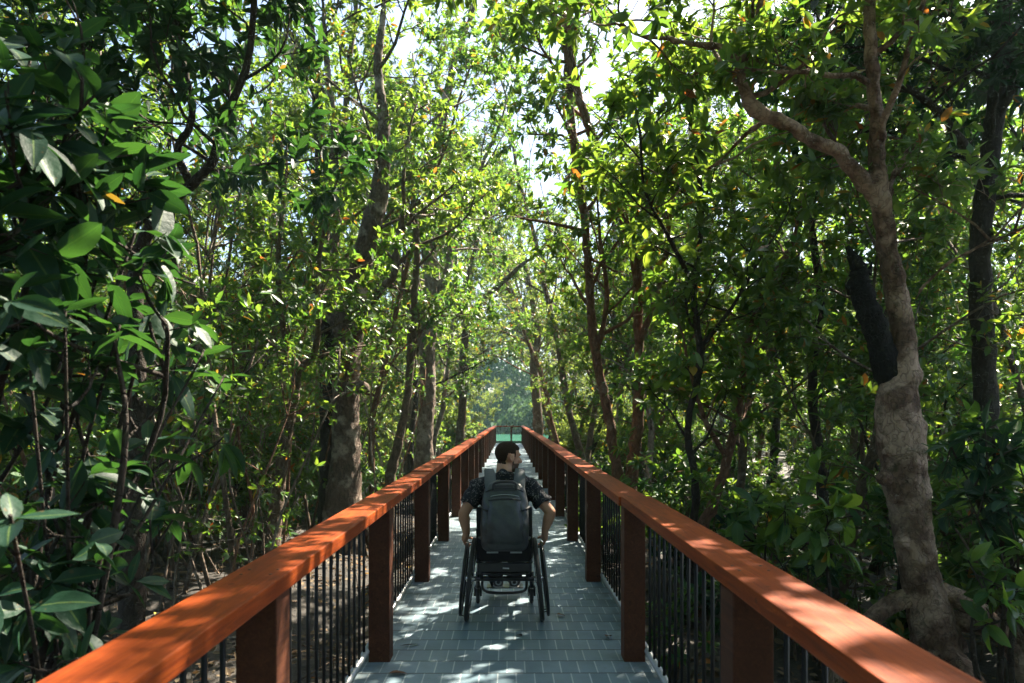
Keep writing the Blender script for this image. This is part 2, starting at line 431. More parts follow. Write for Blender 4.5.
def leaves_mesh(name, base, d, nrm, L, W, rnd, detail=0, rng=RNG):
    n = len(base)
    d = unit(d); nrm = unit(nrm - d * np.sum(nrm * d, axis=1, keepdims=True)); s = np.cross(d, nrm)
    L = np.asarray(L)[:, None]; W = np.asarray(W)[:, None]
    if detail == 0:
        droop = rng.uniform(-0.02, 0.16, (n, 1)) * L
        fold = rng.uniform(0.02, 0.22, (n, 1)) * W
        v = np.empty((n, 6, 3))
        v[:, 0] = base
        v[:, 1] = base + d * L * 0.30 + s * W * 0.46 + nrm * fold
        v[:, 2] = base + d * L * 0.70 + s * W * 0.40 + nrm * (fold - droop * 0.5)
        v[:, 3] = base + d * L - nrm * droop
        v[:, 4] = base + d * L * 0.70 - s * W * 0.40 + nrm * (fold - droop * 0.5)
        v[:, 5] = base + d * L * 0.30 - s * W * 0.46 + nrm * fold
        q = np.array((0, 1, 2, 3, 0, 3, 4, 5))
        loops = (np.arange(n)[:, None] * 6 + q[None]).ravel()
        return np_mesh(name, v.reshape(-1, 3), loops, np.full(n * 2, 4),
                       {'leaf_rnd': np.repeat(rnd, 6), 'leaf_u': np.tile((0.3, 1, 1, 0.3, -1, -1), n)})
    ts = np.array((0.0, 0.07, 0.22, 0.42, 0.62, 0.80, 0.93, 1.0))
    ws = np.array((0.03, 0.05, 0.36, 0.50, 0.47, 0.33, 0.13, 0.0))
    us = np.array((-1.0, -0.5, 0.0, 0.5, 1.0)); K, U = len(ts), len(us)
    droop = rng.uniform(0.02, 0.30, (n, 1)); fold = rng.uniform(0.05, 0.28, (n, 1)); tw = rng.normal(0, 0.12, (n, 1))
    wav = rng.uniform(0, 6.3, (n, 1)); wa = rng.uniform(0.0, 0.05, (n, 1))
    v = np.empty((n, K, U, 3))
    for i, (t, w) in enumerate(zip(ts, ws)):
        c = base + d * L * (t - 0.12 * droop * t * t) - nrm * droop * L * t * t
        for j, u in enumerate(us):
            v[:, i, j] = c + s * W * w * u + nrm * W * (fold * abs(u) ** 1.3 * w * 1.6 + tw * u * t * w + wa * np.sin(wav + t * 9 + u * 2) * abs(u))
    q = np.array([(i * U + j, i * U + j + 1, (i + 1) * U + j + 1, (i + 1) * U + j) for i in range(K - 1) for j in range(U - 1)])
    loops = (np.arange(n)[:, None] * (K * U) + q.ravel()[None]).ravel()
    return np_mesh(name, v.reshape(-1, 3), loops, np.full(n * len(q), 4),
                   {'leaf_rnd': np.repeat(rnd, K * U), 'leaf_u': np.tile(np.tile(us, K), n)})

def rosettes(tips, axes, per, L, Wr, rng, spread=(35, 85), up=0.8, jit=0.0):
    """whorls of leaves round twig tips -> arrays for leaves_mesh"""
    tips = np.repeat(np.asarray(tips), per, axis=0); ax = unit(np.repeat(np.asarray(axes), per, axis=0))
    n = len(tips)
    ref = unit(rng.normal(size=(n, 3)))
    side = unit(np.cross(ax, ref))
    a = np.radians(rng.uniform(*spread, n))[:, None]
    d = ax * np.cos(a) + side * np.sin(a)
    d[:, 2] -= rng.uniform(0, 0.35, n)
    nrm = ax * 0.6 + np.array((0, 0, up)) + rng.normal(0, 0.35, (n, 3))
    ln = L * rng.uniform(0.42, 1.22, n)
    base = tips - ax * rng.uniform(0, 1, (n, 1)) * jit
    return base, d, nrm, ln, ln * Wr * rng.uniform(0.75, 1.2, n), rng.random(n)

def polyline(rng, p, d, L, n, wob, up):
    pts = [np.array(p, float)]; d = unit(np.array(d, float))
    for i in range(n):
        d = unit(d + rng.normal(0, wob, 3) + np.array((0, 0, up)))
        pts.append(pts[-1] + d * L / n)
    return np.array(pts)

def smooth_path(ctrl, n):
    """Catmull-Rom through control rows (x, y, z, r)"""
    c = np.asarray(ctrl, float); c = np.vstack((2 * c[0] - c[1], c, 2 * c[-1] - c[-2]))
    out = []
    m = len(c) - 3
    for k in range(m):
        a, b, e, f = c[k], c[k + 1], c[k + 2], c[k + 3]
        for t in np.linspace(0, 1, n, endpoint=(k == m - 1)):
            out.append(0.5 * (2 * b + (e - a) * t + (2 * a - 5 * b + 4 * e - f) * t * t + (3 * b - a - 3 * e + f) * t ** 3))
    return np.array(out)

class Plant:
    """one tree or shrub: a wood mesh and a leaf mesh, grown in its own coordinates"""
    def __init__(self, seed): self.rng = np.random.default_rng(seed); self.wood = MB(); self.tips, self.axes = [], []
    def limb(self, path, r0, r1, seg=6): self.wood.tube(path, np.linspace(r0, r1, len(path)), seg, True, 0.05, self.rng)
    def twig(self, p, d, L, r=0.004, ros=2, seg=3):
        pts = polyline(self.rng, p, d, L, 3, 0.18, 0.06)
        self.wood.tube(pts, np.linspace(r, r * 0.5, 4), seg, False)
        for k in range(ros):
            i = 3 - k if ros < 4 else max(1, 3 - k % 3)
            self.tips.append(pts[i]); self.axes.append(pts[i] - pts[i - 1])
    def spray(self, p, d, L, r, nsub, ntw, twl, ros, up=0.03, seg=5):
        """a branch with sub-branches, twigs and whorls"""
        rng = self.rng
        br = polyline(rng, p, d, L, 6, 0.16, up); self.limb(br, r, r * 0.35, seg)
        for j in range(nsub):
            t = 0.25 + 0.75 * (j + rng.random()) / nsub
            k = min(5, int(t * 6)); q = br[k] + (br[k + 1] - br[k]) * (t * 6 - k)
            sd = unit(br[k + 1] - br[k]) + unit(rng.normal(size=3)) * 0.95
            sb = polyline(rng, q, sd, L * rng.uniform(0.22, 0.42), 4, 0.2, 0.05)
            self.limb(sb, r * 0.35, r * 0.15, 4)
            for i in range(ntw):
                m = rng.integers(1, 5)
                self.twig(sb[m], unit(sb[m] - sb[m - 1]) + unit(rng.normal(size=3)) * 0.9, twl * rng.uniform(0.6, 1.3), 0.004, ros)
        self.twig(br[-1], br[-1] - br[-2], twl, 0.004, ros)
    def roots(self, r, n=5, h=0.7, reach=0.7, seg=5):
        rng = self.rng
        for i in range(n):
            a = i * 2 * PI / n + rng.uniform(-0.5, 0.5); z = h * rng.uniform(0.4, 1.1); R = reach * rng.uniform(0.6, 1.3)
            dx, dy = math.cos(a), math.sin(a)
            c = [(0, 0, z, r * 0.45), (dx * R * 0.45, dy * R * 0.45, z * 0.85, r * 0.36), (dx * R * 0.85, dy * R * 0.85, z * 0.35, r * 0.3), (dx * R, dy * R, -0.15, r * 0.28)]
            p = smooth_path(c, 4); self.wood.tube(p[:, :3], p[:, 3], seg, True)
    def meshes(self, name, per, L, Wr, detail=0, jit=0.06, spread=(35, 88)):
        w = self.wood.mesh(name + '_wood')
        b = rosettes(self.tips, self.axes, per, L, Wr, self.rng, spread, 0.8, jit)
        return w, leaves_mesh(name + '_leaves', *b, detail=detail, rng=self.rng)

def forest_tree(seed, h, r, cb=0.3, spread=2.2, nbr=13, nsub=6, ntw=5, ros=2, L=0.115, per=7, lean=0.1, roots=5, detail=0):
    P = Plant(seed); rng = P.rng
    d = np.array((rng.normal(0, lean), rng.normal(0, lean), 1.0))
    n = 12
    tr = polyline(rng, (0, 0, -0.15), d, h * 0.92, n, 0.09, 0.05)
    rr = r * (1 - 0.8 * np.linspace(0, 1, n + 1) ** 0.9); rr[0] *= 1.35
    P.wood.tube(tr, rr, 9, True, 0.06, rng)
    if roots: P.roots(r, roots)
    for i in range(nbr):
        t = cb + (1 - cb) * (i + rng.random()) / nbr
        k = min(n - 1, int(t * n)); p = tr[k] + (tr[k + 1] - tr[k]) * (t * n - k)
        a = i * 2.4 + rng.uniform(-0.5, 0.5); el = rng.uniform(0.15, 0.9) + 0.35 * t
        P.spray(p, (math.cos(a) * math.cos(el), math.sin(a) * math.cos(el), math.sin(el)), spread * rng.uniform(0.65, 1.15) * (1.15 - 0.55 * t), max(0.012, rr[k] * 0.42), nsub, ntw, 0.3, ros)
    return P.meshes('tree%d' % seed, per, L, 0.40, detail)

def bush(seed, h, spread, nst=6, nsub=5, ntw=4, L=0.14, per=8, Wr=0.34, detail=0, ros=2):
    P = Plant(seed); rng = P.rng
    for i in range(nst):
        a = rng.uniform(0, 6.28); tilt = rng.uniform(0.1, 0.75) * spread
        P.spray((math.cos(a) * 0.06, math.sin(a) * 0.06, -0.1), (math.cos(a) * tilt, math.sin(a) * tilt, 1), h * rng.uniform(0.6, 1.1), 0.016, nsub, ntw, 0.2, ros, 0.08)
    return P.meshes('bush%d' % seed, per, L, Wr, detail, 0.05)

def pole(seed, h, r, lean, nt=7):
    P = Plant(seed); rng = P.rng
    a = rng.uniform(0, 6.28)
    tr = polyline(rng, (0, 0, -0.1), (math.cos(a) * lean, math.sin(a) * lean, 1), h, 9, 0.08, 0.02)
    P.limb(tr, r, r * 0.35, 6)
    for i in range(nt):
        k = rng.integers(4, 10)
        P.spray(tr[k], unit(rng.normal(size=3)) + (0, 0, 0.4), h * 0.16, r * 0.4, 2, 2, 0.14, 1)
    return P.meshes('pole%d' % seed, 6, 0.10, 0.4)

def place(name, loc, meshes, mats, label, cat, group=None, rz=0.0, scale=1.0, parts=('trunk', 'crown'), tilt=(0, 0)):
    o = empty(name, loc, label, cat, group, rz)
    o.rotation_euler = (tilt[0], tilt[1], rz); o.scale = (scale,) * 3 if not isinstance(scale, tuple) else scale
    for pn, me, mt in zip(parts, meshes, mats):
        c = link_mesh(pn, me, None, o)
        if not me.materials: me.materials.append(mt)
        elif me.materials[0] is not mt:
            c.material_slots[0].link = 'OBJECT'; c.material_slots[0].material = mt
    return o

# ------------------------------------------------------------------ light
SUN_AZ, SUN_EL = rad(42), rad(52)      # from +Y towards +X
to_sun = Vector((math.sin(SUN_AZ) * math.cos(SUN_EL), math.cos(SUN_AZ) * math.cos(SUN_EL), math.sin(SUN_EL)))
ld = bpy.data.lights.new('sun', 'SUN'); ld.energy = 5.0; ld.angle = rad(0.53); ld.color = (1.0, 0.90, 0.73)
sun = bpy.data.objects.new('sun', ld); COL.objects.link(sun)
sun.rotation_euler = to_sun.to_track_quat('Z', 'Y').to_euler(); sun.location = (10, 10, 30)
w = bpy.data.worlds.new('World'); SC.world = w; w.use_nodes = True
wt = w.node_tree; bg = wt.nodes['Background']
sky = wt.nodes.new('ShaderNodeTexSky'); sky.sky_type = 'NISHITA'; sky.sun_disc = False
sky.sun_elevation = SUN_EL; sky.sun_rotation = SUN_AZ; sky.air_density = 1.0; sky.dust_density = 2.6; sky.ozone_density = 2.5
wt.links.new(sky.outputs[0], bg.inputs[0]); bg.inputs[1].default_value = 0.066
SC.view_settings.view_transform = 'Standard'; SC.view_settings.look = 'None'
SC.view_settings.exposure = 2.5; SC.view_settings.gamma = 1; SC.view_settings.use_curve_mapping = False
cy = SC.cycles
cy.max_bounces = 7; cy.diffuse_bounces = 4; cy.glossy_bounces = 2; cy.transmission_bounces = 4; cy.transparent_max_bounces = 4
cy.use_denoising = True; cy.caustics_reflective = False; cy.caustics_refractive = False
cy.sample_clamp_indirect = 6.0

# ------------------------------------------------------------------ ground, water, deck
GZ = -0.5
def ground_z(x, y):
    return GZ + 0.07 * np.sin(x * 0.9 + 0.6 * y) + 0.05 * np.sin(x * 2.3 - y * 1.7) + 0.04 * np.sin(3.1 * y + x)
def build_ground():
    gx = np.concatenate((-np.geomspace(900, 14, 14), np.linspace(-12, 12, 97), np.geomspace(14, 900, 14)))
    gy = np.concatenate((-np.geomspace(900, 6, 14), np.linspace(-4, 28, 129), np.geomspace(29, 900, 18)))
    X, Y = np.meshgrid(gx, gy)
    Z = ground_z(X, Y) + RNG.normal(0, 0.018, X.shape)
    far = np.clip((np.hypot(X, Y) - 30) / 20, 0, 1); Z = Z * (1 - far) + GZ * far
    lake = (Y > 52) & (Y < 76) & (abs(X) < 9); Z = np.where(lake, GZ - 0.25, Z)
    nx, ny = len(gx), len(gy)
    co = np.stack((X, Y, Z), -1).reshape(-1, 3)
    idx = np.arange(nx * ny).reshape(ny, nx)
    q = np.stack((idx[:-1, :-1], idx[:-1, 1:], idx[1:, 1:], idx[1:, :-1]), -1).reshape(-1, 4)
    me = np_mesh('ground', co, q.ravel(), np.full(len(q), 4))
    set_props(link_mesh('ground', me, M['ground']), 'dark mangrove mud strewn with dead leaves', 'ground', None, 'structure')
build_ground()
mb = MB(); mb.box(-10, 10, 53, 75, GZ - 0.4, GZ + 0.1)
set_props(mb.build('water', M['water'], None, False), 'sunlit green water beyond the end of the boardwalk', 'water', None, 'structure')

END = 38.9
mb = MB(); mb.box(-0.90, 0.90, -4.0, END, -0.09, 0.0)
set_props(mb.build('boardwalk', M['deck'], None, False), 'grey brick patterned boardwalk floor running into the forest', 'boardwalk', None, 'structure')
mb = MB()
for s in (-1, 1): mb.box(min(s * 0.62, s * 0.76), max(s * 0.62, s * 0.76), -4.0, END - 0.02, -0.32, -0.094)
for k in range(21): mb.box(-0.85, 0.85, -3.4 + 2.03 * k, -3.2 + 2.03 * k, -0.9, -0.324)
set_props(mb.build('boardwalk_beams', M['post_wood'], None, False), 'dark timber beams carrying the boardwalk floor', 'beams', None, 'structure')

# ------------------------------------------------------------------ railings
P0, DP = 2.15, 2.03
RIN, ROUT, RTOP, RTH = 0.703, 0.887, 1.003, 0.056
_m = MB(); _m.tube([(0, 0, -0.002), (0, 0, 0.0012)], 0.0052, 10); SCREW = _m.mesh('screw')
def railing(side):
    nm = 'left' if side < 0 else 'right'
    root = empty('railing', (side * 0.79, P0, 0),
                 'timber railing with black bars %s of the wheelchair, running into the forest' % nm, 'railing', 'railings along the boardwalk')
    inv = Matrix.Translation((-side * 0.79, -P0, 0))
    def fix(o): o.matrix_parent_inverse = inv; return o
    def X(a, b): return (min(side * a, side * b), max(side * a, side * b))
    rng = np.random.default_rng(5 + (side > 0))
    # handrail boards, butted over the posts
    ys = [-4.0] + [P0 + 0.065 + DP * k for k in ((2, 5, 8, 11, 14) if side < 0 else (1, 4, 6, 9, 12, 15))] + [END]
    for a, b in zip(ys[:-1], ys[1:]):
        m = MB(); j = rng.normal(0, 0.0035, 2)
        x0, x1 = X(RIN + j[0], ROUT + j[0])
        m.box(x0, x1, a + 0.004, b - 0.004, RTOP - RTH + j[1], RTOP + j[1])
        hb = fix(m.build('handrail', M['rail_wood'], root, False, 0.006))
        for k in range(-1, 4):
            y = P0 + 0.065 + DP * k
            for yy in (y - 0.035, y + 0.035):
                if a < yy < b:
                    for xx in (0.748, 0.842):
                        o = link_mesh('screw', SCREW, M['screw'], hb); o.location = (side * xx, yy, RTOP + j[1])
    pm = MB(); pm.box(*X(0.718, 0.848), -0.065, 0.065, -0.30, RTOP - RTH - 0.004)
    pme = None
    for k in range(-2, 21):
        y = P0 + 0.065 + DP * k
        if y > END - 0.1: break
        if pme is None:
            o = pm.build('post', M['post_wood'], root, False, 0.006); pme = o.data
        else: o = link_mesh('post', pme, None, root)
        fix(o); o.matrix_parent_inverse = inv; o.location = (0, y, 0)
    m = MB(); m.tube([(side * 0.862, -4, 0.065), (side * 0.862, END - 0.05, 0.065)], 0.021, 10)
    fix(m.build('bottom_rail', M['galv'], root))
    m = MB(); m.box(*X(0.835, 0.875), -4, END - 0.03, RTOP - RTH - 0.040, RTOP - RTH - 0.008)
    fix(m.build('top_rail', M['black_metal'], root, False))
    bm = MB(); bm.tube([(side * 0.862, 0, 0.06), (side * 0.862, 0, RTOP - RTH - 0.02)], 0.0085, 6)
    bme = None; rest = MB(); cnt = 0
    for k in range(-2, 21):
        for i in range(1, 16):
            y = P0 + 0.065 + DP * k + DP * i / 16
            if y > END - 0.1: continue
            if y < 1.0 or cnt >= 98:
                rest.tube([(side * 0.862, y, 0.06), (side * 0.862, y, RTOP - RTH - 0.02)], 0.0085, 5)
                continue
            cnt += 1
            if bme is None:
                o = bm.build('baluster', M['black_metal'], root); bme = o.data
            else: o = link_mesh('baluster', bme, None, root)
            fix(o); o.location = (0, y, 0)
    fix(rest.build('balusters', M['black_metal'], root))['kind'] = 'stuff'
railing(-1); railing(1)
root = empty('end_railing', (0, END + 0.08, 0), 'short cross railing closing the far end of the boardwalk', 'railing')
inv = Matrix.Translation((0, -END - 0.08, 0))
def er(m, name, mat, **k):
    o = m.build(name, mat, root, False, **k); o.matrix_parent_inverse = inv
m = MB(); m.box(-0.89, 0.89, END + 0.005, END + 0.165, RTOP - 0.075, RTOP); er(m, 'handrail', M['rail_wood'], bevel=0.006)
m = MB(); m.box(0.09, 0.19, END + 0.04, END + 0.14, -0.3, RTOP - 0.078); er(m, 'post', M['post_wood'])
m = MB(); m.box(-0.86, 0.86, END + 0.06, END + 0.11, 0.08, 0.13); er(m, 'bottom_rail', M['black_metal'])
# ------------------------------------------------------------------ dry leaves lying on the deck
def deck_leaf(px, py, L, W, rz, mat, label, curl=0.3):
    p = at(px, py, 1.5 * F_PX / (py - 417.0))
    b = leaves_mesh('dead_leaf', np.zeros((1, 3)) + (0, 0, 0.004 + curl * L * 0.7), np.array([(1.0, 0, 0)]), np.array([(0.1, 0.1, 1.0)]), [L], [W], np.array([0.5]), 1, np.random.default_rng(int(px)))
    o = link_mesh('dead_leaf', b, mat); o.rotation_euler = (0, 0, rz)
    zs = np.empty(len(b.vertices) * 3, np.float32); b.vertices.foreach_get('co', zs)
    o.location = (p[0], p[1], 0.004 - float(zs[2::3].min()))
    set_props(o, label, 'dead leaf', 'dead leaves on the boardwalk floor')
deck_leaf(400, 648, 0.14, 0.030, 0.5, M['black_leaf'], 'curled black leaf beside the second post of the left railing', 0.4)
deck_leaf(388, 675, 0.11, 0.050, 0.1, M['dry_leaf'], 'flat brown leaf at the bottom edge near the left railing', 0.1)
deck_leaf(522, 637, 0.055, 0.032, 2.2, M['black_leaf'], 'small dark leaf on the floor behind the wheelchair')
deck_leaf(606, 640, 0.075, 0.05, 1.0, M['dry_leaf'], 'curled tan leaf close to the right railing', 0.4)
deck_leaf(556, 617, 0.07, 0.045, 0.2, M['dry_leaf'], 'brown leaf just outside the right wheel')

def haze(density):
    m, nt, nodes, links = new_mat('haze')
    v = N(nt, 'ShaderNodeVolumePrincipled'); v.inputs['Color'].default_value = (0.55, 0.86, 0.88, 1); v.inputs['Density'].default_value = density
    v.inputs['Anisotropy'].default_value = 0.35
    o = N(nt, 'ShaderNodeOutputMaterial'); links.new(v.outputs[0], o.inputs['Volume'])
    b = MB(); b.box(-150, 150, -40, 150, -2.2, 27)
    set_props(b.build('haze', m, None, False), 'thin pale haze hanging in the forest air', 'haze', None, 'stuff')
cy.volume_bounces = 1
haze(0.00065)

# ------------------------------------------------------------------ wheelchair
CX, AY, WR = -0.022, 5.05, 0.305
def wheelchair():
    root = empty('wheelchair', (CX, AY, 0), 'black manual wheelchair with cambered spoked wheels on the boardwalk floor', 'wheelchair')
    inv = Matrix.Translation((-CX, -AY, 0))
    def B(m, name, mat, parent=None, **k):
        o = m.build(name, mat, parent or root, **k); o.matrix_parent_inverse = inv if parent is None else Matrix.Identity(4)
        return o
    def tb(*segs, r=0.0125, seg=10):
        m = MB()
        for s in segs: m.tube(s, r, seg)
        return m
    def rounded(*pts, n=5):
        return smooth_path([(*p, 0) for p in pts], n)[:, :3]
    cam_a = rad(5.5)
    for s in (-1, 1):
        c = np.array((CX + s * 0.250, AY, WR - 0.001))
        ax = np.array((s * math.cos(cam_a), 0, s * 0 + math.sin(cam_a)))
        ax = np.array((s * math.cos(cam_a), 0, math.sin(cam_a)))
        m = MB(); m.torus(c, ax, WR - 0.016, 0.0160, 64, 12); wheel = B(m, 'wheel', M['tyre'])
        m = MB(); m.torus(c, ax, WR - 0.040, 0.0110, 64, 8); m.tube([c - ax * 0.012, c + ax * 0.012], 0.001, 4)
        B(m, 'rim', M['chair_metal'], wheel)
        m = MB(); m.tube([c - ax * 0.032, c + ax * 0.03], [0.020, 0.024], 14); m.tube([c + ax * 0.03, c + ax * 0.036], [0.014, 0.012], 12)
        B(m, 'hub', M['alu'], wheel)
        u = np.cross(ax, (0, 1.0, 0)); u /= np.linalg.norm(u); v = np.cross(ax, u)
        m = MB()
        for k in range(24):
            a = 2 * PI * k / 24; a2 = a + (0.5 if k % 2 else -0.5)
            side = 0.02 if k % 4 < 2 else -0.022
            m.tube([c + ax * side + (math.cos(a2) * u + math.sin(a2) * v) * 0.02, c + (math.cos(a) * u + math.sin(a) * v) * (WR - 0.036)], 0.0014, 4, False)
        B(m, 'spokes', M['alu'], wheel)
        m = MB(); m.torus(c + ax * 0.048, ax, WR - 0.043, 0.0110, 64, 8)
        for k in range(6):
            a = 2 * PI * k / 6 + 0.3; q = math.cos(a) * u + math.sin(a) * v
            m.tube([c + q * (WR - 0.036) + ax * 0.006, c + ax * 0.046 + q * (WR - 0.043)], 0.004, 6)
        B(m, 'push_rim', M['chair_metal'], wheel)
        # caster with fork
        cc = np.array((CX + s * 0.216, 5.50, 0.062))
        m = MB(); m.torus(cc, (1, 0, 0), 0.047, 0.015, 32, 10); caster = B(m, 'caster', M['tyre'])
        m = MB(); m.tube([cc - (0.012, 0, 0), cc + (0.012, 0, 0)], 0.042, 20); B(m, 'caster_hub', M['alu'], caster)
        m = MB()
        for t in (-1, 1): m.tube([cc + (t * 0.024, 0, 0), cc + (t * 0.022, -0.03, 0.075)], [0.008, 0.010], 8)
        m.tube([cc + (-0.026, -0.03, 0.08), cc + (0.026, -0.03, 0.08)], 0.011, 8)
        m.tube([cc + (0, -0.03, 0.075), cc + (0, -0.03, 0.20)], [0.018, 0.016], 12)
        B(m, 'caster_fork', M['chair_metal'], caster)
        # side frame: seat rail running forward and bending down to the footrest
        x = CX + s * 0.19
        m = MB()
        m.tube(rounded((x, 4.93, 0.455), (x, 5.20, 0.475), (x, 5.44, 0.49), (x - s * 0.02, 5.55, 0.42), (x - s * 0.06, 5.62, 0.20), (x - s * 0.09, 5.66, 0.10)), 0.014, 10)
        m.tube([(x, 5.47, 0.255), (x, 5.05, 0.31)], 0.013, 10)
        m.tube([(x, 5.05, 0.31), (x, 5.05, 0.46)], 0.013, 10)
        m.tube([(x, 5.47, 0.25), (cc[0], 5.47, 0.25)], 0.016, 10)
        B(m, 'side_frame', M['chair_metal'])
        # back cane
        m = MB(); m.tube(rounded((x, 4.98, 0.45), (x, 4.955, 0.62), (x, 4.915, 0.84)), 0.0125, 10)
        B(m, 'back_cane', M['chair_metal'])
        # clothing guard
        m = MB(); m.box(x + s * 0.016 - 0.002, x + s * 0.016 + 0.002, 4.96, 5.22, 0.44, 0.62)
        B(m, 'side_guard', M['chair_metal'], smooth=False, bevel=0.001)
    m = tb([(CX - 0.235, AY, 0.305), (CX + 0.235, AY, 0.305)], r=0.0185, seg=14)
    m.tube([(CX - 0.19, 5.00, 0.355), (CX + 0.19, 5.00, 0.355)], 0.012, 10)
    for s in (-1, 1): m.tube([(CX + s * 0.17, AY, 0.305), (CX + s * 0.17, 5.0, 0.36), (CX + s * 0.17, 5.0, 0.46)], 0.014, 8)
    B(m, 'axle_bar', M['chair_metal'])
    m = MB(); m.tube([(CX - 0.012, 4.949, 0.405), (CX + 0.035, 4.949, 0.402)], [0.006, 0.005], 8); B(m, 'name_plate', M['white_mark'])
    m = MB(); m.box(CX - 0.195, CX + 0.195, 4.95, 4.985, 0.375, 0.44); B(m, 'seat_pan', M['chair_metal'], smooth=False, bevel=0.008)
    m = MB()
    for k in (-1, 1): m.tube([(CX + k * 0.205, 4.968, 0.455), (CX + k * 0.19, 4.968, 0.455)], 0.017, 10)
    m.tube([(CX - 0.19, 4.968, 0.455), (CX + 0.19, 4.968, 0.455)], 0.010, 8)
    B(m, 'rear_crossbar', M['galv'])
    # sprung bar under the seat that carries the heels in view
    m = MB(); m.tube(rounded((CX - 0.165, 5.05, 0.30), (CX - 0.16, 5.12, 0.21), (CX - 0.11, 5.2, 0.165), (CX, 5.22, 0.155), (CX + 0.11, 5.2, 0.165), (CX + 0.16, 5.12, 0.21), (CX + 0.165, 5.05, 0.30)), 0.011, 10)
    B(m, 'frame_hoop', M['chair_metal'])
    m = MB(); m.box(CX - 0.19, CX + 0.19, 4.98, 5.42, 0.475, 0.53); B(m, 'cushion', M['chair_cloth'], smooth=False, bevel=0.02)
    m = MB()
    n = 14
    V, Fc = [], []
    for i in range(n + 1):
        u = -1 + 2 * i / n
        for (y, z) in ((4.952, 0.455), (4.93, 0.62), (4.902, 0.84), (4.93, 0.84), (4.957, 0.62), (4.98, 0.455)):
            V.append((CX + u * 0.198, y - 0.03 * (1 - u * u) * (1 if z < 0.8 else 0.6), z + 0.012 * u * u * (z > 0.7)))
    for i in range(n):
        for k in range(6):
            Fc.append((i * 6 + k, i * 6 + (k + 1) % 6, i * 6 + 6 + (k + 1) % 6, i * 6 + 6 + k))
    Fc += [tuple(range(6)), tuple(n * 6 + k for k in reversed(range(6)))]
    m.add(V, Fc); back = B(m, 'backrest', M['chair_cloth'])
    m = MB()
    for s in (-1, 1): m.box(CX + s * 0.085 - 0.042, CX + s * 0.085 + 0.042, 4.9105, 4.914, 0.520, 0.532)
    B(m, 'strap_tape', M['grey_mark'], back, smooth=False)
    m = MB(); m.box(CX - 0.15, CX + 0.15, 5.62, 5.76, 0.088, 0.098); B(m, 'footplate', M['chair_metal'], smooth=False, bevel=0.003)
wheelchair()

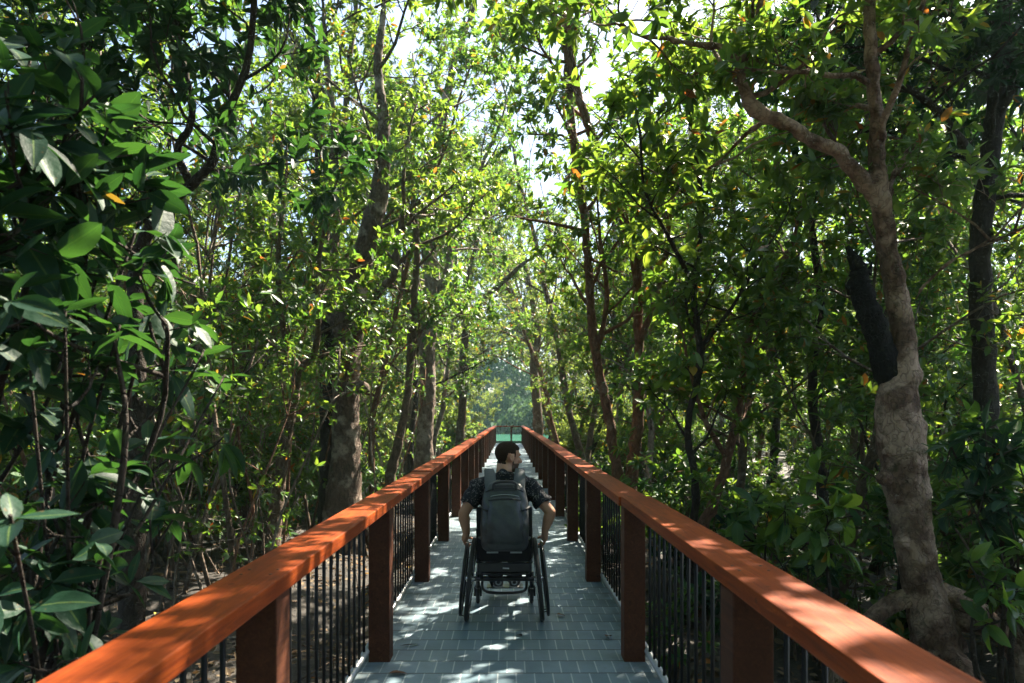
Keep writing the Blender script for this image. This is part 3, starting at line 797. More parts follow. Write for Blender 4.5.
# ------------------------------------------------------------------ person
def person():
    root = empty('person', (CX, 5.1, 0), 'short haired person in dark patterned shirt sitting in the wheelchair, looking right', 'person')
    inv = Matrix.Translation((-CX, -5.1, 0))
    def link(me, name, mat, parent=None):
        o = link_mesh(name, me, mat, parent or root); o.matrix_parent_inverse = inv if parent is None else Matrix.Identity(4)
        return o
    # head frame: x right of face, y forward, z up
    hc = Vector((0.008, 5.135, 1.192))
    HR = Matrix.Rotation(rad(-62), 3, 'Z') @ Matrix.Rotation(rad(-7), 3, 'X')
    HM = np.array(HR)
    def H(x, y, z): return np.array(hc) + HM @ np.array((x, y, z))
    b = MB()
    # skull, jaw, face
    b.ellipsoid(H(0, -0.012, 0.032), (0.074, 0.096, 0.080), HM, 28, 18)
    b.ellipsoid(H(0, 0.022, -0.020), (0.062, 0.068, 0.082), HM)
    b.ellipsoid(H(0, 0.042, -0.068), (0.043, 0.044, 0.034), HM)
    b.ellipsoid(H(0, 0.070, -0.092), (0.020, 0.016, 0.014), HM)
    b.ellipsoid(H(0, 0.074, 0.034), (0.050, 0.016, 0.012), HM)      # brow
    for s in (-1, 1):
        b.ellipsoid(H(s * 0.037, 0.062, -0.012), (0.020, 0.020, 0.018), HM)
        b.ellipsoid(H(s * 0.048, 0.010, -0.070), (0.014, 0.036, 0.022), HM)   # jaw corner
        # ear
        b.ellipsoid(H(s * 0.078, -0.010, -0.002), (0.008, 0.018, 0.031), np.array(HR @ Matrix.Rotation(rad(-s * 18), 3, 'Z')), 14, 10)
        b.torus(H(s * 0.082, -0.012, 0.004), HM @ np.array((s, 0.25, 0)), 0.020, 0.0045, 16, 6)
    b.capsule(H(0, 0.084, 0.018), H(0, 0.110, -0.018), 0.008, 0.012)   # nose
    b.ellipsoid(H(0, 0.098, -0.025), (0.016, 0.012, 0.008), HM)
    b.ellipsoid(H(0, 0.080, -0.050), (0.023, 0.010, 0.006), HM, 16, 10)
    b.ellipsoid(H(0, 0.079, -0.061), (0.020, 0.010, 0.007), HM, 16, 10)
    # neck and torso
    b.capsule((CX + 0.002, 5.075, 1.03), H(0, -0.03, -0.055), 0.066, 0.058, 18)
    b.capsule((CX, 5.06, 1.03), (CX - 0.15, 5.05, 0.985), 0.055, 0.052); b.capsule((CX, 5.06, 1.03), (CX + 0.15, 5.05, 0.985), 0.055, 0.052)
    b.ellipsoid((CX, 5.075, 0.90), (0.175, 0.105, 0.17)); b.ellipsoid((CX, 5.085, 0.72), (0.155, 0.105, 0.20)); b.ellipsoid((CX, 5.10, 0.60), (0.17, 0.125, 0.085))
    J = {}
    for s in (-1, 1):
        sh = np.array((CX + s * 0.190, 5.05, 0.975))
        el = at(463.5, 513.5, 5.0) if s < 0 else at(550.5, 512, 5.0)
        wr = at(466.5, 533, 5.03) if s < 0 else at(545.0, 530.0, 5.03)
        J[s] = (sh, el, wr)
        b.ellipsoid(sh, (0.062, 0.06, 0.058))
        b.capsule(sh, el, 0.050, 0.039); b.capsule(sh * 0.65 + el * 0.35 + (0, 0.012, 0), sh * 0.35 + el * 0.65 + (0, 0.012, 0), 0.046, 0.042)
        mid = el * 0.7 + wr * 0.3
        b.capsule(el, mid, 0.039, 0.043); b.capsule(mid, wr, 0.043, 0.027)
        # hand closing round the push rim: palm on the outside, fingers over the top and down inside
        rim = np.array((CX + s * 0.277, 5.09, 0.562))
        pc = rim + (s * 0.020, -0.008, 0.020)
        f1 = unit(wr - pc)
        b.capsule(wr, pc + f1 * 0.02, 0.026, 0.026)
        fw = np.array((0, 1.0, -0.10)); fw /= np.linalg.norm(fw)
        for k, (o, ln, r) in enumerate(((-0.030, 0.86, 0.0088), (-0.010, 1.0, 0.0094), (0.011, 0.95, 0.009), (0.030, 0.78, 0.008))):
            k0 = pc + fw * o * 1.05 + (s * 0.006, 0, 0.006)
            b.capsule(pc + f1 * 0.032 + fw * o * 0.7, k0, 0.015, 0.0115)
            k1 = k0 + np.array((-s * 0.012, 0.010, -0.038)) * ln
            k2 = k1 + np.array((-s * 0.024, 0.006, -0.016)) * ln
            k3 = k2 + np.array((-s * 0.014, 0.000, 0.014)) * ln
            for p, q, ra, rb in ((k0, k1, r * 1.12, r), (k1, k2, r, r * 0.92), (k2, k3, r * 0.92, r * 0.8)): b.capsule(p, q, ra, rb, 10)
        t0 = pc + f1 * 0.03 + fw * 0.026 + np.array((-s * 0.012, 0, 0)); t1 = t0 + np.array((-s * 0.022, 0.026, -0.006)); t2 = t1 + np.array((-s * 0.012, 0.026, -0.010))
        b.capsule(t0, t1, 0.0125, 0.0105, 10); b.capsule(t1, t2, 0.0105, 0.008, 10)
        # legs
        hip, kn, an = np.array((CX + s * 0.095, 5.12, 0.590)), np.array((CX + s * 0.105, 5.50, 0.560)), np.array((CX + s * 0.065, 5.63, 0.165))
        b.capsule(hip, kn, 0.080, 0.056); b.capsule(kn, kn * 0.6 + an * 0.4, 0.054, 0.052); b.capsule(kn * 0.6 + an * 0.4, an, 0.052, 0.034)
        b.capsule(an + (0, 0, -0.03), an + (s * 0.02, 0.15, -0.045), 0.033, 0.022)
    body_me = voxel_mesh(b, 'body', 0.0048, 5, 0.5)
    body = link(body_me, 'body', M['skin'])
    co = np.empty(len(body_me.vertices) * 3, np.float32); body_me.vertices.foreach_get('co', co); co = co.reshape(-1, 3).astype(float)
    no = np.empty(len(body_me.vertices) * 3, np.float32); body_me.vertices.foreach_get('normal', no); no = no.reshape(-1, 3).astype(float)
    loc = (co - np.array(hc)) @ HM
    polys = [tuple(p.vertices) for p in body_me.polygons]
    def shell(mask, off, name, mat, edge=-0.003):
        keep = [p for p in polys if all(mask[i] for i in p)]
        used = sorted({i for p in keep for i in p}); mp = {i: k for k, i in enumerate(used)}
        cnt = {}
        for p in keep:
            for a, c in zip(p, p[1:] + p[:1]): cnt[frozenset((a, c))] = cnt.get(frozenset((a, c)), 0) + 1
        border = {i for e, c in cnt.items() if c == 1 for i in e}
        pts = np.array([co[i] + no[i] * (edge if i in border else off[i]) for i in used])
        me = np_mesh(name, pts, [mp[i] for p in keep for i in p], [len(p) for p in keep])
        return link(me, name, mat)
    x, y, z = loc.T
    ax_ = abs(x)
    headish = (np.abs(loc).max(1) < 0.16)
    noi = RNG.normal(0, 0.0011, len(co))
    # hairline: forehead above the brow, temples, round the ear, down to the nape
    front = np.where(ax_ < 0.045, 0.068, 0.062 - 0.030 * np.clip((ax_ - 0.045) / 0.03, 0, 1))
    line = np.where(y > 0.060, front, np.where(y > 0.022, 0.060, np.where(y > 0.006, 0.004, np.where(y > -0.040, 0.032, -0.052))))
    hair_m = headish & (z > line) & ~((ax_ > 0.076) & (z < 0.036) & (y > -0.04) & (y < 0.02))
    thick = 0.0025 + 0.010 * np.clip((z - 0.0) / 0.09, 0, 1)
    hair = shell(hair_m, thick + noi, 'hair', M['hair'])
    beard_m = headish & (z < -0.030) & (z > -0.104) & (y > 0.002) & ~((z > -0.066) & (z < -0.046) & (ax_ < 0.024) & (y > 0.06)) & ~((z > -0.042) & (ax_ < 0.03) & (y > 0.05) & (z > -0.036))
    beard_m |= headish & (z < 0.01) & (z > -0.06) & (y > 0.004) & (y < 0.022) & (ax_ > 0.055) & (ax_ < 0.075)
    shell(beard_m, np.full(len(co), 0.0022) + noi * 0.7, 'beard', M['beard'], -0.0008)
    m = MB()
    for s in (-1, 1): m.ellipsoid(H(s * 0.031, 0.0685, 0.016), (0.0125, 0.0105, 0.0075), HM, 14, 10)
    e = link(m.mesh('eyes'), 'eye', M['eye'])
    m = MB()
    for s in (-1, 1): m.ellipsoid(H(s * 0.031, 0.0775, 0.016), (0.004, 0.003, 0.004), HM, 12, 8)
    link(m.mesh('irises'), 'iris', M['hair'], e)
    m = MB()
    for s in (-1, 1): m.tube([H(s * 0.014, 0.088, 0.036), H(s * 0.034, 0.083, 0.041), H(s * 0.050, 0.070, 0.036)], [0.0015, 0.002, 0.001], 5)
    link(m.mesh('eyebrows'), 'eyebrow', M['hair'])
    # shirt: loose, short wide sleeves
    t = MB()
    t.ellipsoid((CX, 5.072, 0.905), (0.196, 0.125, 0.165)); t.ellipsoid((CX, 5.08, 0.72), (0.180, 0.128, 0.22)); t.ellipsoid((CX, 5.10, 0.61), (0.188, 0.143, 0.085))
    t.capsule((CX, 5.07, 1.035), (CX, 5.07, 1.048), 0.078, 0.074, 20)
    for s in (-1, 1):
        sh, el, wr = J[s]
        t.capsule((CX + s * 0.05, 5.062, 1.022), sh + (0, 0, 0.012), 0.066, 0.068)
        hem = sh * 0.36 + el * 0.64
        t.tube([sh + (0, 0, 0.012), sh * 0.7 + el * 0.3 + (s * 0.004, 0, -0.002), hem + (s * 0.004, 0, -0.004)], [0.070, 0.069, 0.073], 18)
    sm = voxel_mesh(t, 'shirt', 0.0062, 4, 0.5)
    sco = np.empty(len(sm.vertices) * 3, np.float32); sm.vertices.foreach_get('co', sco); sco = sco.reshape(-1, 3)
    wob = 0.006 * np.sin(sco[:, 2] * 60 + sco[:, 0] * 35) * np.sin(sco[:, 0] * 22 + 1.3) + 0.004 * np.sin(sco[:, 2] * 33 - sco[:, 0] * 70)
    sno = np.empty(len(sm.vertices) * 3, np.float32); sm.vertices.foreach_get('normal', sno)
    sco += sno.reshape(-1, 3) * wob[:, None]
    sm.vertices.foreach_set('co', sco.ravel().astype(np.float32)); sm.update()
    link(sm, 'shirt', M['shirt'])
    t = MB(); t.torus((CX + 0.002, 5.075, 1.062), (0.0, 0.25, 1), 0.068, 0.008, 32, 8)
    link(t.mesh('collar'), 'collar', M['shirt'])
    t = MB()
    t.ellipsoid((CX, 5.12, 0.60), (0.185, 0.15, 0.085))
    for s in (-1, 1):
        hip, kn, an = np.array((CX + s * 0.095, 5.12, 0.595)), np.array((CX + s * 0.105, 5.50, 0.565)), np.array((CX + s * 0.065, 5.63, 0.175))
        t.capsule(hip, kn, 0.094, 0.070); t.capsule(kn, an, 0.070, 0.052)
    link(voxel_mesh(t, 'trousers', 0.008, 5, 0.5), 'trousers', M['trouser'])
    for s in (-1, 1):
        an = np.array((CX + s * 0.065 + 0.012, 5.63, 0.165))
        m = MB(); m.capsule(an + (0, -0.012, -0.005), an + (0, -0.014, -0.030), 0.040, 0.042); m.capsule(an + (0, 0, -0.028), an + (s * 0.02, 0.17, -0.036), 0.042, 0.036)
        shoe = link(voxel_mesh(m, 'shoe', 0.007, 4, 0.5), 'shoe', M['shoe'])
        m = MB(); m.capsule(an + (0, -0.016, -0.052), an + (s * 0.02, 0.17, -0.054), 0.044, 0.040)
        me = m.mesh('sole'); c2 = np.empty(len(me.vertices) * 3, np.float32); me.vertices.foreach_get('co', c2); c2 = c2.reshape(-1, 3)
        zc = an[2] - 0.056; c2[:, 2] = zc + (c2[:, 2] - zc) * 0.26; me.vertices.foreach_set('co', c2.ravel()); me.update()
        link(me, 'sole', M['sole'], shoe)
        m = MB(); m.torus(an + (0, -0.056, -0.014), (0, 1, 0.1), 0.020, 0.006, 20, 6)
        link(m.mesh('heel_tab'), 'heel_tab', M['grey_mark'], shoe)
person()

# ------------------------------------------------------------------ backpack
def backpack():
    bx, by, z0, z1 = -0.018, 4.815, 0.565, 1.045
    root = empty('backpack', (bx, by, z0), 'dark grey backpack with top handle hanging on the wheelchair user\'s back', 'backpack')
    inv = Matrix.Translation((-bx, -by, -z0))
    def link(me, name, mat, parent=None, mod=None):
        o = link_mesh(name, me, mat, parent or root); o.matrix_parent_inverse = inv if parent is None else Matrix.Identity(4)
        return o
    def outline(t):
        """half width, half depth, depth centre at height fraction t"""
        hw = np.interp(t, (0, 0.03, 0.10, 0.35, 0.70, 0.88, 0.96, 1.0), (0.140, 0.156, 0.166, 0.172, 0.163, 0.146, 0.118, 0.070))
        hd = np.interp(t, (0, 0.03, 0.12, 0.4, 0.7, 0.9, 0.97, 1.0), (0.060, 0.078, 0.090, 0.096, 0.086, 0.064, 0.044, 0.02))
        cy_ = np.interp(t, (0, 0.4, 1.0), (by + 0.0, by, by + 0.075))
        return hw, hd, cy_
    def skin(ts, grow=0.0, e=3.4, seg=44, a0=0, a1=2 * PI):
        V, Fc = [], []
        for t in ts:
            hw, hd, c = outline(t); z = z0 + t * (z1 - z0)
            for k in range(seg):
                a = 2 * PI * k / seg
                ca, sa = math.cos(a), math.sin(a)
                x = math.copysign(abs(ca) ** (2 / e), ca) * (hw + grow); y = math.copysign(abs(sa) ** (2 / e), sa) * (hd + grow)
                cr = 0.006 * math.sin(9 * t * 3 + 2.2 * ca * 3) * math.sin(5 * ca + 7 * t) * (1 if sa < 0 else 0)
                V.append((bx + x, c + y - cr, z))
        n = len(ts)
        for i in range(n - 1):
            for k in range(seg): Fc.append((i * seg + k, i * seg + (k + 1) % seg, (i + 1) * seg + (k + 1) % seg, (i + 1) * seg + k))
        Fc.append(tuple(reversed(range(seg)))); Fc.append(tuple((n - 1) * seg + k for k in range(seg)))
        m = MB(); m.add(V, Fc); return m
    def front(x, z, out=0.0):
        t = (z - z0) / (z1 - z0); hw, hd, c = outline(t)
        q = min(1, abs(x) / hw); return (bx + x, c - hd * (1 - q ** 3.4) ** (1 / 3.4) - out, z)
    me = skin(np.concatenate((np.linspace(0, 0.1, 5), np.linspace(0.14, 0.86, 26), np.linspace(0.9, 1, 8)))).mesh('bag'); body = link(me, 'bag_body', M['pack'])
    # front pocket panel, zips
    m = MB(); V, Fc = [], []
    nu, nv = 20, 22
    for j in range(nv + 1):
        z = z0 + 0.05 + (0.33) * j / nv
        for i in range(nu + 1):
            u = -1 + 2 * i / nu; hwid = 0.128 - 0.022 * (j / nv) ** 3
            edge = (1 - abs(u) ** 6) * (1 - abs(2 * j / nv - 1) ** 8)
            cr = 0.004 * math.sin(16 * z * 3 + 3 * u) * math.sin(4 * u + 11 * z)
            V.append(front(u * hwid, z, -0.004 + 0.024 * edge + cr * edge))
    for j in range(nv):
        for i in range(nu): Fc.append((j * (nu + 1) + i, j * (nu + 1) + i + 1, (j + 1) * (nu + 1) + i + 1, (j + 1) * (nu + 1) + i))
    m.add(V, Fc); pk = link(m.mesh('pocket'), 'front_pocket', M['pack'], None)
    m = MB(); m.tube([front(x, z0 + 0.365 - 0.9 * x * x, 0.016) for x in np.linspace(-0.115, 0.115, 15)], 0.0038, 6); link(m.mesh('zip'), 'zip', M['pack_dark'], pk)
    m = MB(); m.tube([front(x, z0 + 0.435 - 4.0 * x * x * abs(x) * 3, 0.003) for x in np.linspace(-0.135, 0.135, 23)], 0.0042, 6)
    link(m.mesh('zip2'), 'zip', M['pack_dark'], body)
    m = MB(); m.box(bx - 0.125, bx + 0.125, 0, 0.008, -0.012, 0.012)
    # yoke over the top with the carrying handle
    m = MB(); V, Fc = [], []
    for i in range(17):
        x = -0.075 + 0.15 * i / 16
        for z in (0.982, 1.000, 1.018): V.append(front(x, z, 0.005))
    for i in range(16):
        for k in range(2): Fc.append((i * 3 + k, i * 3 + 3 + k, i * 3 + 4 + k, i * 3 + 1 + k))
    m.add(V, Fc); link(m.mesh('yoke'), 'yoke', M['pack_dark'], body)
    m = MB(); m.tube(smooth_path([(*front(-0.082, 0.985, 0.006), 0.007), (bx - 0.075, by + 0.000, 1.030, 0.009), (bx, by - 0.012, 1.044, 0.010), (bx + 0.075, by + 0.000, 1.030, 0.009), (*front(0.082, 0.985, 0.006), 0.007)], 6)[:, :3], 0.0085, 8)
    link(m.mesh('handle'), 'handle', M['pack_dark'])
    m = MB(); m.tube([front(x, 0.955 - 1.2 * x * x, 0.002) for x in np.linspace(-0.10, 0.10, 13)], 0.003, 6); link(m.mesh('piping'), 'piping', M['grey_mark'], body)
    # shoulder straps over the shoulders, broad and grey
    for s in (-1, 1):
        c = smooth_path([(bx + s * 0.098, by + 0.015, 0.975, 0.040), (bx + s * 0.104, by + 0.06, 1.035, 0.042), (bx + s * 0.108, by + 0.13, 1.085, 0.040), (CX + s * 0.112, 5.02, 1.112, 0.036), (CX + s * 0.114, 5.09, 1.104, 0.033), (CX + s * 0.115, 5.17, 1.05, 0.031), (CX + s * 0.125, 5.225, 0.93, 0.029), (CX + s * 0.155, 5.22, 0.80, 0.024), (CX + s * 0.188, 5.13, 0.70, 0.015), (CX + s * 0.195, 5.0, 0.645, 0.012), (bx + s * 0.165, by + 0.07, 0.63, 0.012)], 6)
        V, Fc = [], []
        tg = np.gradient(c[:, :3], axis=0)
        for p, tv in zip(c, tg):
            sd = np.array((1.0, 0, 0)) - tv * (tv[0] / (tv @ tv)); sd /= np.linalg.norm(sd)
            nn = np.cross(sd, tv); nn /= np.linalg.norm(nn); w_ = p[3]
            for a, bb in ((-1, -0.3), (-0.9, 1), (0.9, 1), (1, -0.3), (0, -1)): V.append(p[:3] + sd * w_ * a + nn * 0.008 * bb)
        for i in range(len(c) - 1):
            for k in range(5): Fc.append((i * 5 + k, i * 5 + (k + 1) % 5, i * 5 + 5 + (k + 1) % 5, i * 5 + 5 + k))
        m = MB(); m.add(V, Fc); st = link(m.mesh('strap'), 'shoulder_strap', M['strap'])
        # side compression strap
        m = MB(); m.tube([front(s * 0.176, z0 + 0.30, 0.0), front(s * 0.150, z0 + 0.29, 0.006), front(s * 0.120, z0 + 0.285, 0.02)], [0.006, 0.007, 0.006], 6)
        link(m.mesh('side_strap'), 'side_strap', M['pack_dark'], body)
    m = MB(); m.box(bx - 0.013, bx + 0.013, by - 0.106, by - 0.101, 1.0, 1.01)
backpack()

# ------------------------------------------------------------------ trees with a shape of their own
M['bark_mid'] = bark_mat('half_pale_bark', (0.13, 0.092, 0.070), (0.44, 0.37, 0.31), (0.03, 0.021, 0.016), 0.53)
def wz(p): return np.array((p[0], p[1], ground_z(p[0], p[1])))
def hero_tree(seed, stems, mat, label, crown_n, spread, L=0.115, per=7, leafmat='leaf', side_from=0.35, nsub=5, ntw=4, twl=0.3, group=None, cat='tree', roots=0, up_bias=0.3, extra=None, vox=0.0, seg=12, name='mangrove_tree', ros=2, detail=0):
    """stems: list of rows (px, py, Y, width in px); the first point of the first stem stands on the ground"""
    P = Plant(seed); rng = P.rng
    first = stems[0]; b = at(first[0][0], first[0][1], first[0][2])
    base = wz(b)
    body = MB()
    for si, st in enumerate(stems):
        rows = []
        for px, py, Y, wd in st: rows.append((*(at(px, py, Y) - base), wd * Y / F_PX / 2))
        if si == 0: rows.insert(0, (rows[0][0] * 1.0, rows[0][1], -0.15, rows[0][3] * 1.25)) if rows[0][2] > 0.05 else None
        c = smooth_path(rows, 7)
        c[:, :3] += rng.normal(0, 0.007, (len(c), 3)) * np.minimum(1, c[:, 3:] * 14)
        c[:, 3] = np.maximum(c[:, 3] * (1 + rng.normal(0, 0.015 if vox else 0.05, len(c))), 0.006)
        (body if vox else P.wood).tube(c[:, :3], c[:, 3], seg, True, 0.03, rng)
        n = crown_n[si] if si < len(crown_n) else 0
        for i in range(n):
            t = side_from + (1 - side_from) * (i + rng.random()) / max(n, 1)
            k = min(len(c) - 2, int(t * (len(c) - 1)))
            a = i * 2.4 + rng.uniform(-0.6, 0.6); el = rng.uniform(0.0, 0.8) + up_bias * t
            P.spray(c[k, :3], (math.cos(a) * math.cos(el), math.sin(a) * math.cos(el), math.sin(el)), spread * rng.uniform(0.6, 1.15), max(0.010, min(0.03, c[k, 3] * 0.5)), nsub, ntw, twl, ros)
        if n: P.spray(c[-1, :3], c[-1, :3] - c[-2, :3], spread * 0.8, max(0.01, c[-1, 3] * 0.8), nsub, ntw, twl, ros)
    if roots: P.roots(stems[0][0][3] * stems[0][0][2] / F_PX / 2, roots)
    if vox:
        if extra: extra(body, base, rng)
        vm = voxel_mesh(body, 'trunk%d' % seed, vox, 14, 0.5)
        v = np.array([q.co[:] for q in vm.vertices]); nn = np.array([q.normal[:] for q in vm.vertices])
        wv = np.sin(v[:, 2] * 9 + 3 * np.sin(v[:, 0] * 14)) * np.sin(v[:, 0] * 23 + v[:, 1] * 17) * 0.007 + np.sin(v[:, 2] * 31 + v[:, 0] * 40) * np.sin(v[:, 1] * 37 - v[:, 2] * 12) * 0.0035
        P.wood.add(v + nn * wv[:, None], [tuple(q.vertices) for q in vm.polygons])
    w_, l_ = P.meshes('hero%d' % seed, per, L, 0.40, detail)
    return place(name, tuple(base), (w_, l_), (M[mat], M[leafmat]), label, cat, group)

# large tree behind the right railing
def knobs(body, base, rng):
    for px, py, r in ((902, 542, 0.07), (884, 478, 0.065), (914, 492, 0.06), (893, 498, 0.045), (912, 376, 0.085), (922, 425, 0.045), (886, 452, 0.04), (926, 590, 0.05)):
        p = at(px, py, 5.12) - base
        q = MB(); q.ellipsoid(p, (r, r * 0.8, r * 0.95), None, 12, 9)
        body.add(q.v[0], q.f)
hero_tree(101, [
    [(938, 672, 5.2, 54), (932, 625, 5.2, 44), (922, 578, 5.2, 37), (913, 538, 5.2, 37), (909, 505, 5.2, 40), (905, 470, 5.2, 42), (900, 430, 5.2, 43), (898, 400, 5.2, 40), (903, 368, 5.2, 29), (902, 320, 5.2, 23), (890, 260, 5.2, 20), (881, 205, 5.15, 20), (878, 170, 5.1, 18), (876, 110, 5.0, 15), (871, 50, 4.9, 13), (868, -20, 4.8, 12), (862, -150, 4.7, 10), (850, -320, 4.6, 8), (830, -520, 4.5, 5)],
    [(866, -90, 4.75, 9), (800, -180, 4.6, 8), (720, -270, 4.5, 7), (620, -340, 4.4, 6), (500, -400, 4.3, 5), (390, -430, 4.2, 4)], [(863, -140, 4.7, 9), (790, -230, 5.2, 7), (660, -290, 5.5, 6), (520, -320, 5.5, 5), (420, -340, 5.4, 4)], [(864, -120, 4.7, 9), (930, -230, 5.2, 8), (980, -360, 5.6, 6), (1000, -500, 6.0, 4)],  # unseen limbs overhead, added to shade the near shrubs and railing
    [(880, 198, 5.15, 15), (866, 186, 5.1, 16), (850, 166, 5.06, 15), (838, 152, 5.0, 15), (812, 140, 4.97, 14), (790, 126, 4.92, 14), (765, 116, 4.9, 14), (750, 106, 4.9, 14), (748, 96, 4.9, 12), (741, 80, 4.9, 11), (746, 55, 4.9, 9), (758, 20, 4.9, 7), (764, -30, 4.9, 6)],
    [(742, 78, 4.9, 8), (732, 55, 4.95, 9), (715, 46, 4.98, 8), (692, 44, 5.0, 7), (664, 38, 5.05, 7), (640, 36, 5.08, 6), (622, 24, 5.1, 5), (604, 4, 5.1, 4), (580, -10, 5.1, 3)],
    [(915, 300, 5.15, 3), (925, 285, 5.1, 5), (950, 262, 5.0, 5), (985, 245, 4.9, 5), (1030, 225, 4.8, 4)],
    [(770, 118, 4.92, 7), (745, 135, 5.3, 6), (715, 165, 5.6, 5), (680, 190, 6.0, 3)],
], 'bark_big', 'large mottled tree leaning behind the right railing, its main limb reaching left', (11, 12, 13, 7, 4, 6, 3, 2), 1.2, 0.125, 8, 'leaf', 0.62, 5, 4, 0.26, roots=6, extra=knobs, vox=0.016, seg=16)
# burnt stump of a broken limb standing against it
def snag():
    base = wz(at(905, 640, 5.12)); m = MB()
    rows = [(912, 640, 5.42, 20), (908, 500, 5.42, 22), (900, 410, 5.36, 22), (889, 374, 5.22, 25), (878, 338, 5.16, 23), (867, 308, 5.14, 23), (860, 286, 5.14, 22), (859, 270, 5.14, 16), (853, 257, 5.14, 10), (847, 246, 5.14, 3)]
    c = smooth_path([(*(at(a, b, Y) - base), w_ * Y / F_PX / 2) for a, b, Y, w_ in rows], 6)
    rng = np.random.default_rng(3); c[:, 3] *= 1 + rng.normal(0, 0.08, len(c))
    m.tube(c[:, :3], c[:, 3], 12, True, 0.10, rng)
    for (a, b, a2, b2, w_) in ((852, 292, 845, 284, 10), (868, 275, 872, 262, 8)): m.tube([at(a, b, 5.14) - base, at(a2, b2, 5.12) - base], [w_ * 5.14 / F_PX / 2, 0.004], 7)
    r = empty('broken_trunk', tuple(base), 'black charred broken trunk against the large mottled tree', 'dead trunk')
    m.build('trunk', M['bark_burnt'], r)
M['bark_burnt'] = bark_mat('burnt_bark', (0.009, 0.008, 0.007), (0.025, 0.022, 0.02), (0.003, 0.003, 0.003), 0.72)
snag()
hero_tree(102, [[(992, 560, 6.6, 26), (988, 440, 6.6, 22), (984, 350, 6.6, 21), (980, 270, 6.6, 20), (986, 190, 6.5, 19), (996, 110, 6.4, 17), (1003, 30, 6.3, 14), (1010, -80, 6.2, 11), (1000, -250, 6.2, 8), (980, -420, 6.2, 5)],  # upper stem runs on unseen overhead, crown extended for shade
    [(985, 180, 6.5, 10), (960, 140, 6.3, 9), (925, 100, 6.1, 7), (890, 80, 6.0, 5)], [(995, 120, 6.4, 9), (1020, 80, 6.2, 9), (1060, 40, 6.0, 6)]],
    'bark_dark', 'dark straight trunk at the right edge behind the glossy shrub', (15, 6, 5), 1.6, 0.14, 8, 'leaf_dark', 0.5, roots=4)
hero_tree(103, [[(622, 500, 9.4, 13), (617, 470, 9.4, 11), (610, 425, 9.4, 10), (600, 375, 9.4, 9), (592, 325, 9.4, 9), (588, 265, 9.4, 8), (583, 205, 9.3, 8), (574, 145, 9.2, 8), (568, 80, 9.1, 8), (567, 20, 9.0, 7), (560, -60, 9, 5)], [(597, 350, 9.4, 6), (607, 300, 9.2, 5), (600, 240, 9.1, 4)]],
    'bark_red', 'slim reddish trunk, left of the two that cross beside the right railing', (14, 4), 1.5, 0.12, 8, 'leaf', 0.42)
hero_tree(104, [[(628, 505, 9.6, 15), (632, 470, 9.6, 13), (637, 425, 9.6, 12), (639, 370, 9.6, 10), (638, 310, 9.6, 9), (635, 262, 9.5, 10), (625, 222, 9.4, 10), (606, 180, 9.3, 9), (592, 135, 9.2, 9), (578, 95, 9.1, 8), (566, 50, 9.0, 7), (548, 0, 9.0, 6), (530, -60, 9, 4)], [(638, 345, 9.6, 7), (655, 300, 9.3, 6), (668, 240, 9.0, 5), (660, 180, 8.8, 4)]],
    'bark_red', 'slim reddish trunk with a bend, right of the two that cross beside the right railing', (13, 7), 1.5, 0.12, 8, 'leaf', 0.45)
hero_tree(105, [[(700, 540, 7.2, 12), (715, 500, 7.2, 10), (728, 455, 7.2, 9), (738, 415, 7.2, 8), (745, 360, 7.1, 7), (760, 300, 7.0, 6), (790, 250, 6.9, 5)], [(727, 458, 7.2, 6), (705, 420, 7.0, 5), (690, 370, 6.9, 4)]],
    'bark_red', 'thin forked stem leaning right just behind the right railing', (7, 4), 0.9, 0.13, 8, 'leaf', 0.5, 4, 3)
hero_tree(106, [[(824, 520, 8.4, 12), (818, 450, 8.4, 10), (812, 380, 8.4, 9), (820, 300, 8.3, 8), (812, 220, 8.2, 7), (818, 130, 8.1, 6), (826, 20, 8.0, 5)]],
    'bark_dark', 'thin dark upright stem seen left of the large mottled tree', (11,), 1.3, 0.13, 8, 'leaf', 0.35, 5, 4)
# left side
hero_tree(110, [[(343, 515, 10.3, 40), (345, 470, 10.3, 32), (346, 430, 10.3, 28), (346, 390, 10.3, 27), (347, 355, 10.3, 28), (352, 320, 10.3, 26), (356, 285, 10.3, 24), (366, 245, 10.2, 22), (377, 205, 10.1, 20), (382, 170, 10.0, 17), (384, 125, 9.9, 13), (378, 70, 9.8, 10), (384, 0, 9.7, 7)],
    [(348, 345, 10.3, 14), (362, 320, 10.1, 12), (376, 294, 10.0, 10), (393, 276, 9.9, 9), (398, 245, 9.8, 8), (404, 205, 9.7, 6)],
    [(343, 335, 10.3, 16), (332, 310, 10.4, 16), (326, 270, 10.5, 14), (324, 215, 10.5, 12), (335, 150, 10.4, 9), (328, 70, 10.2, 7), (322, 0, 10, 5)],
    [(350, 388, 10.1, 14), (360, 386, 9.9, 12), (369, 389, 9.8, 9)]],
    'bark_mid', 'stout pale trunk with a broken stub left of the left railing', (7, 4, 7), 1.7, 0.12, 7, 'leaf', 0.62, 5, 4, roots=5, vox=0.025)
hero_tree(111, [[(330, 520, 10.6, 24), (331, 450, 10.6, 22), (330, 390, 10.6, 20), (327, 330, 10.6, 18), (318, 270, 10.7, 15), (322, 190, 10.7, 13), (318, 110, 10.6, 10), (310, 20, 10.5, 7)]],
    'bark_dark', 'dark trunk close against the stout pale trunk', (9,), 1.5, 0.12, 7, 'leaf', 0.5)
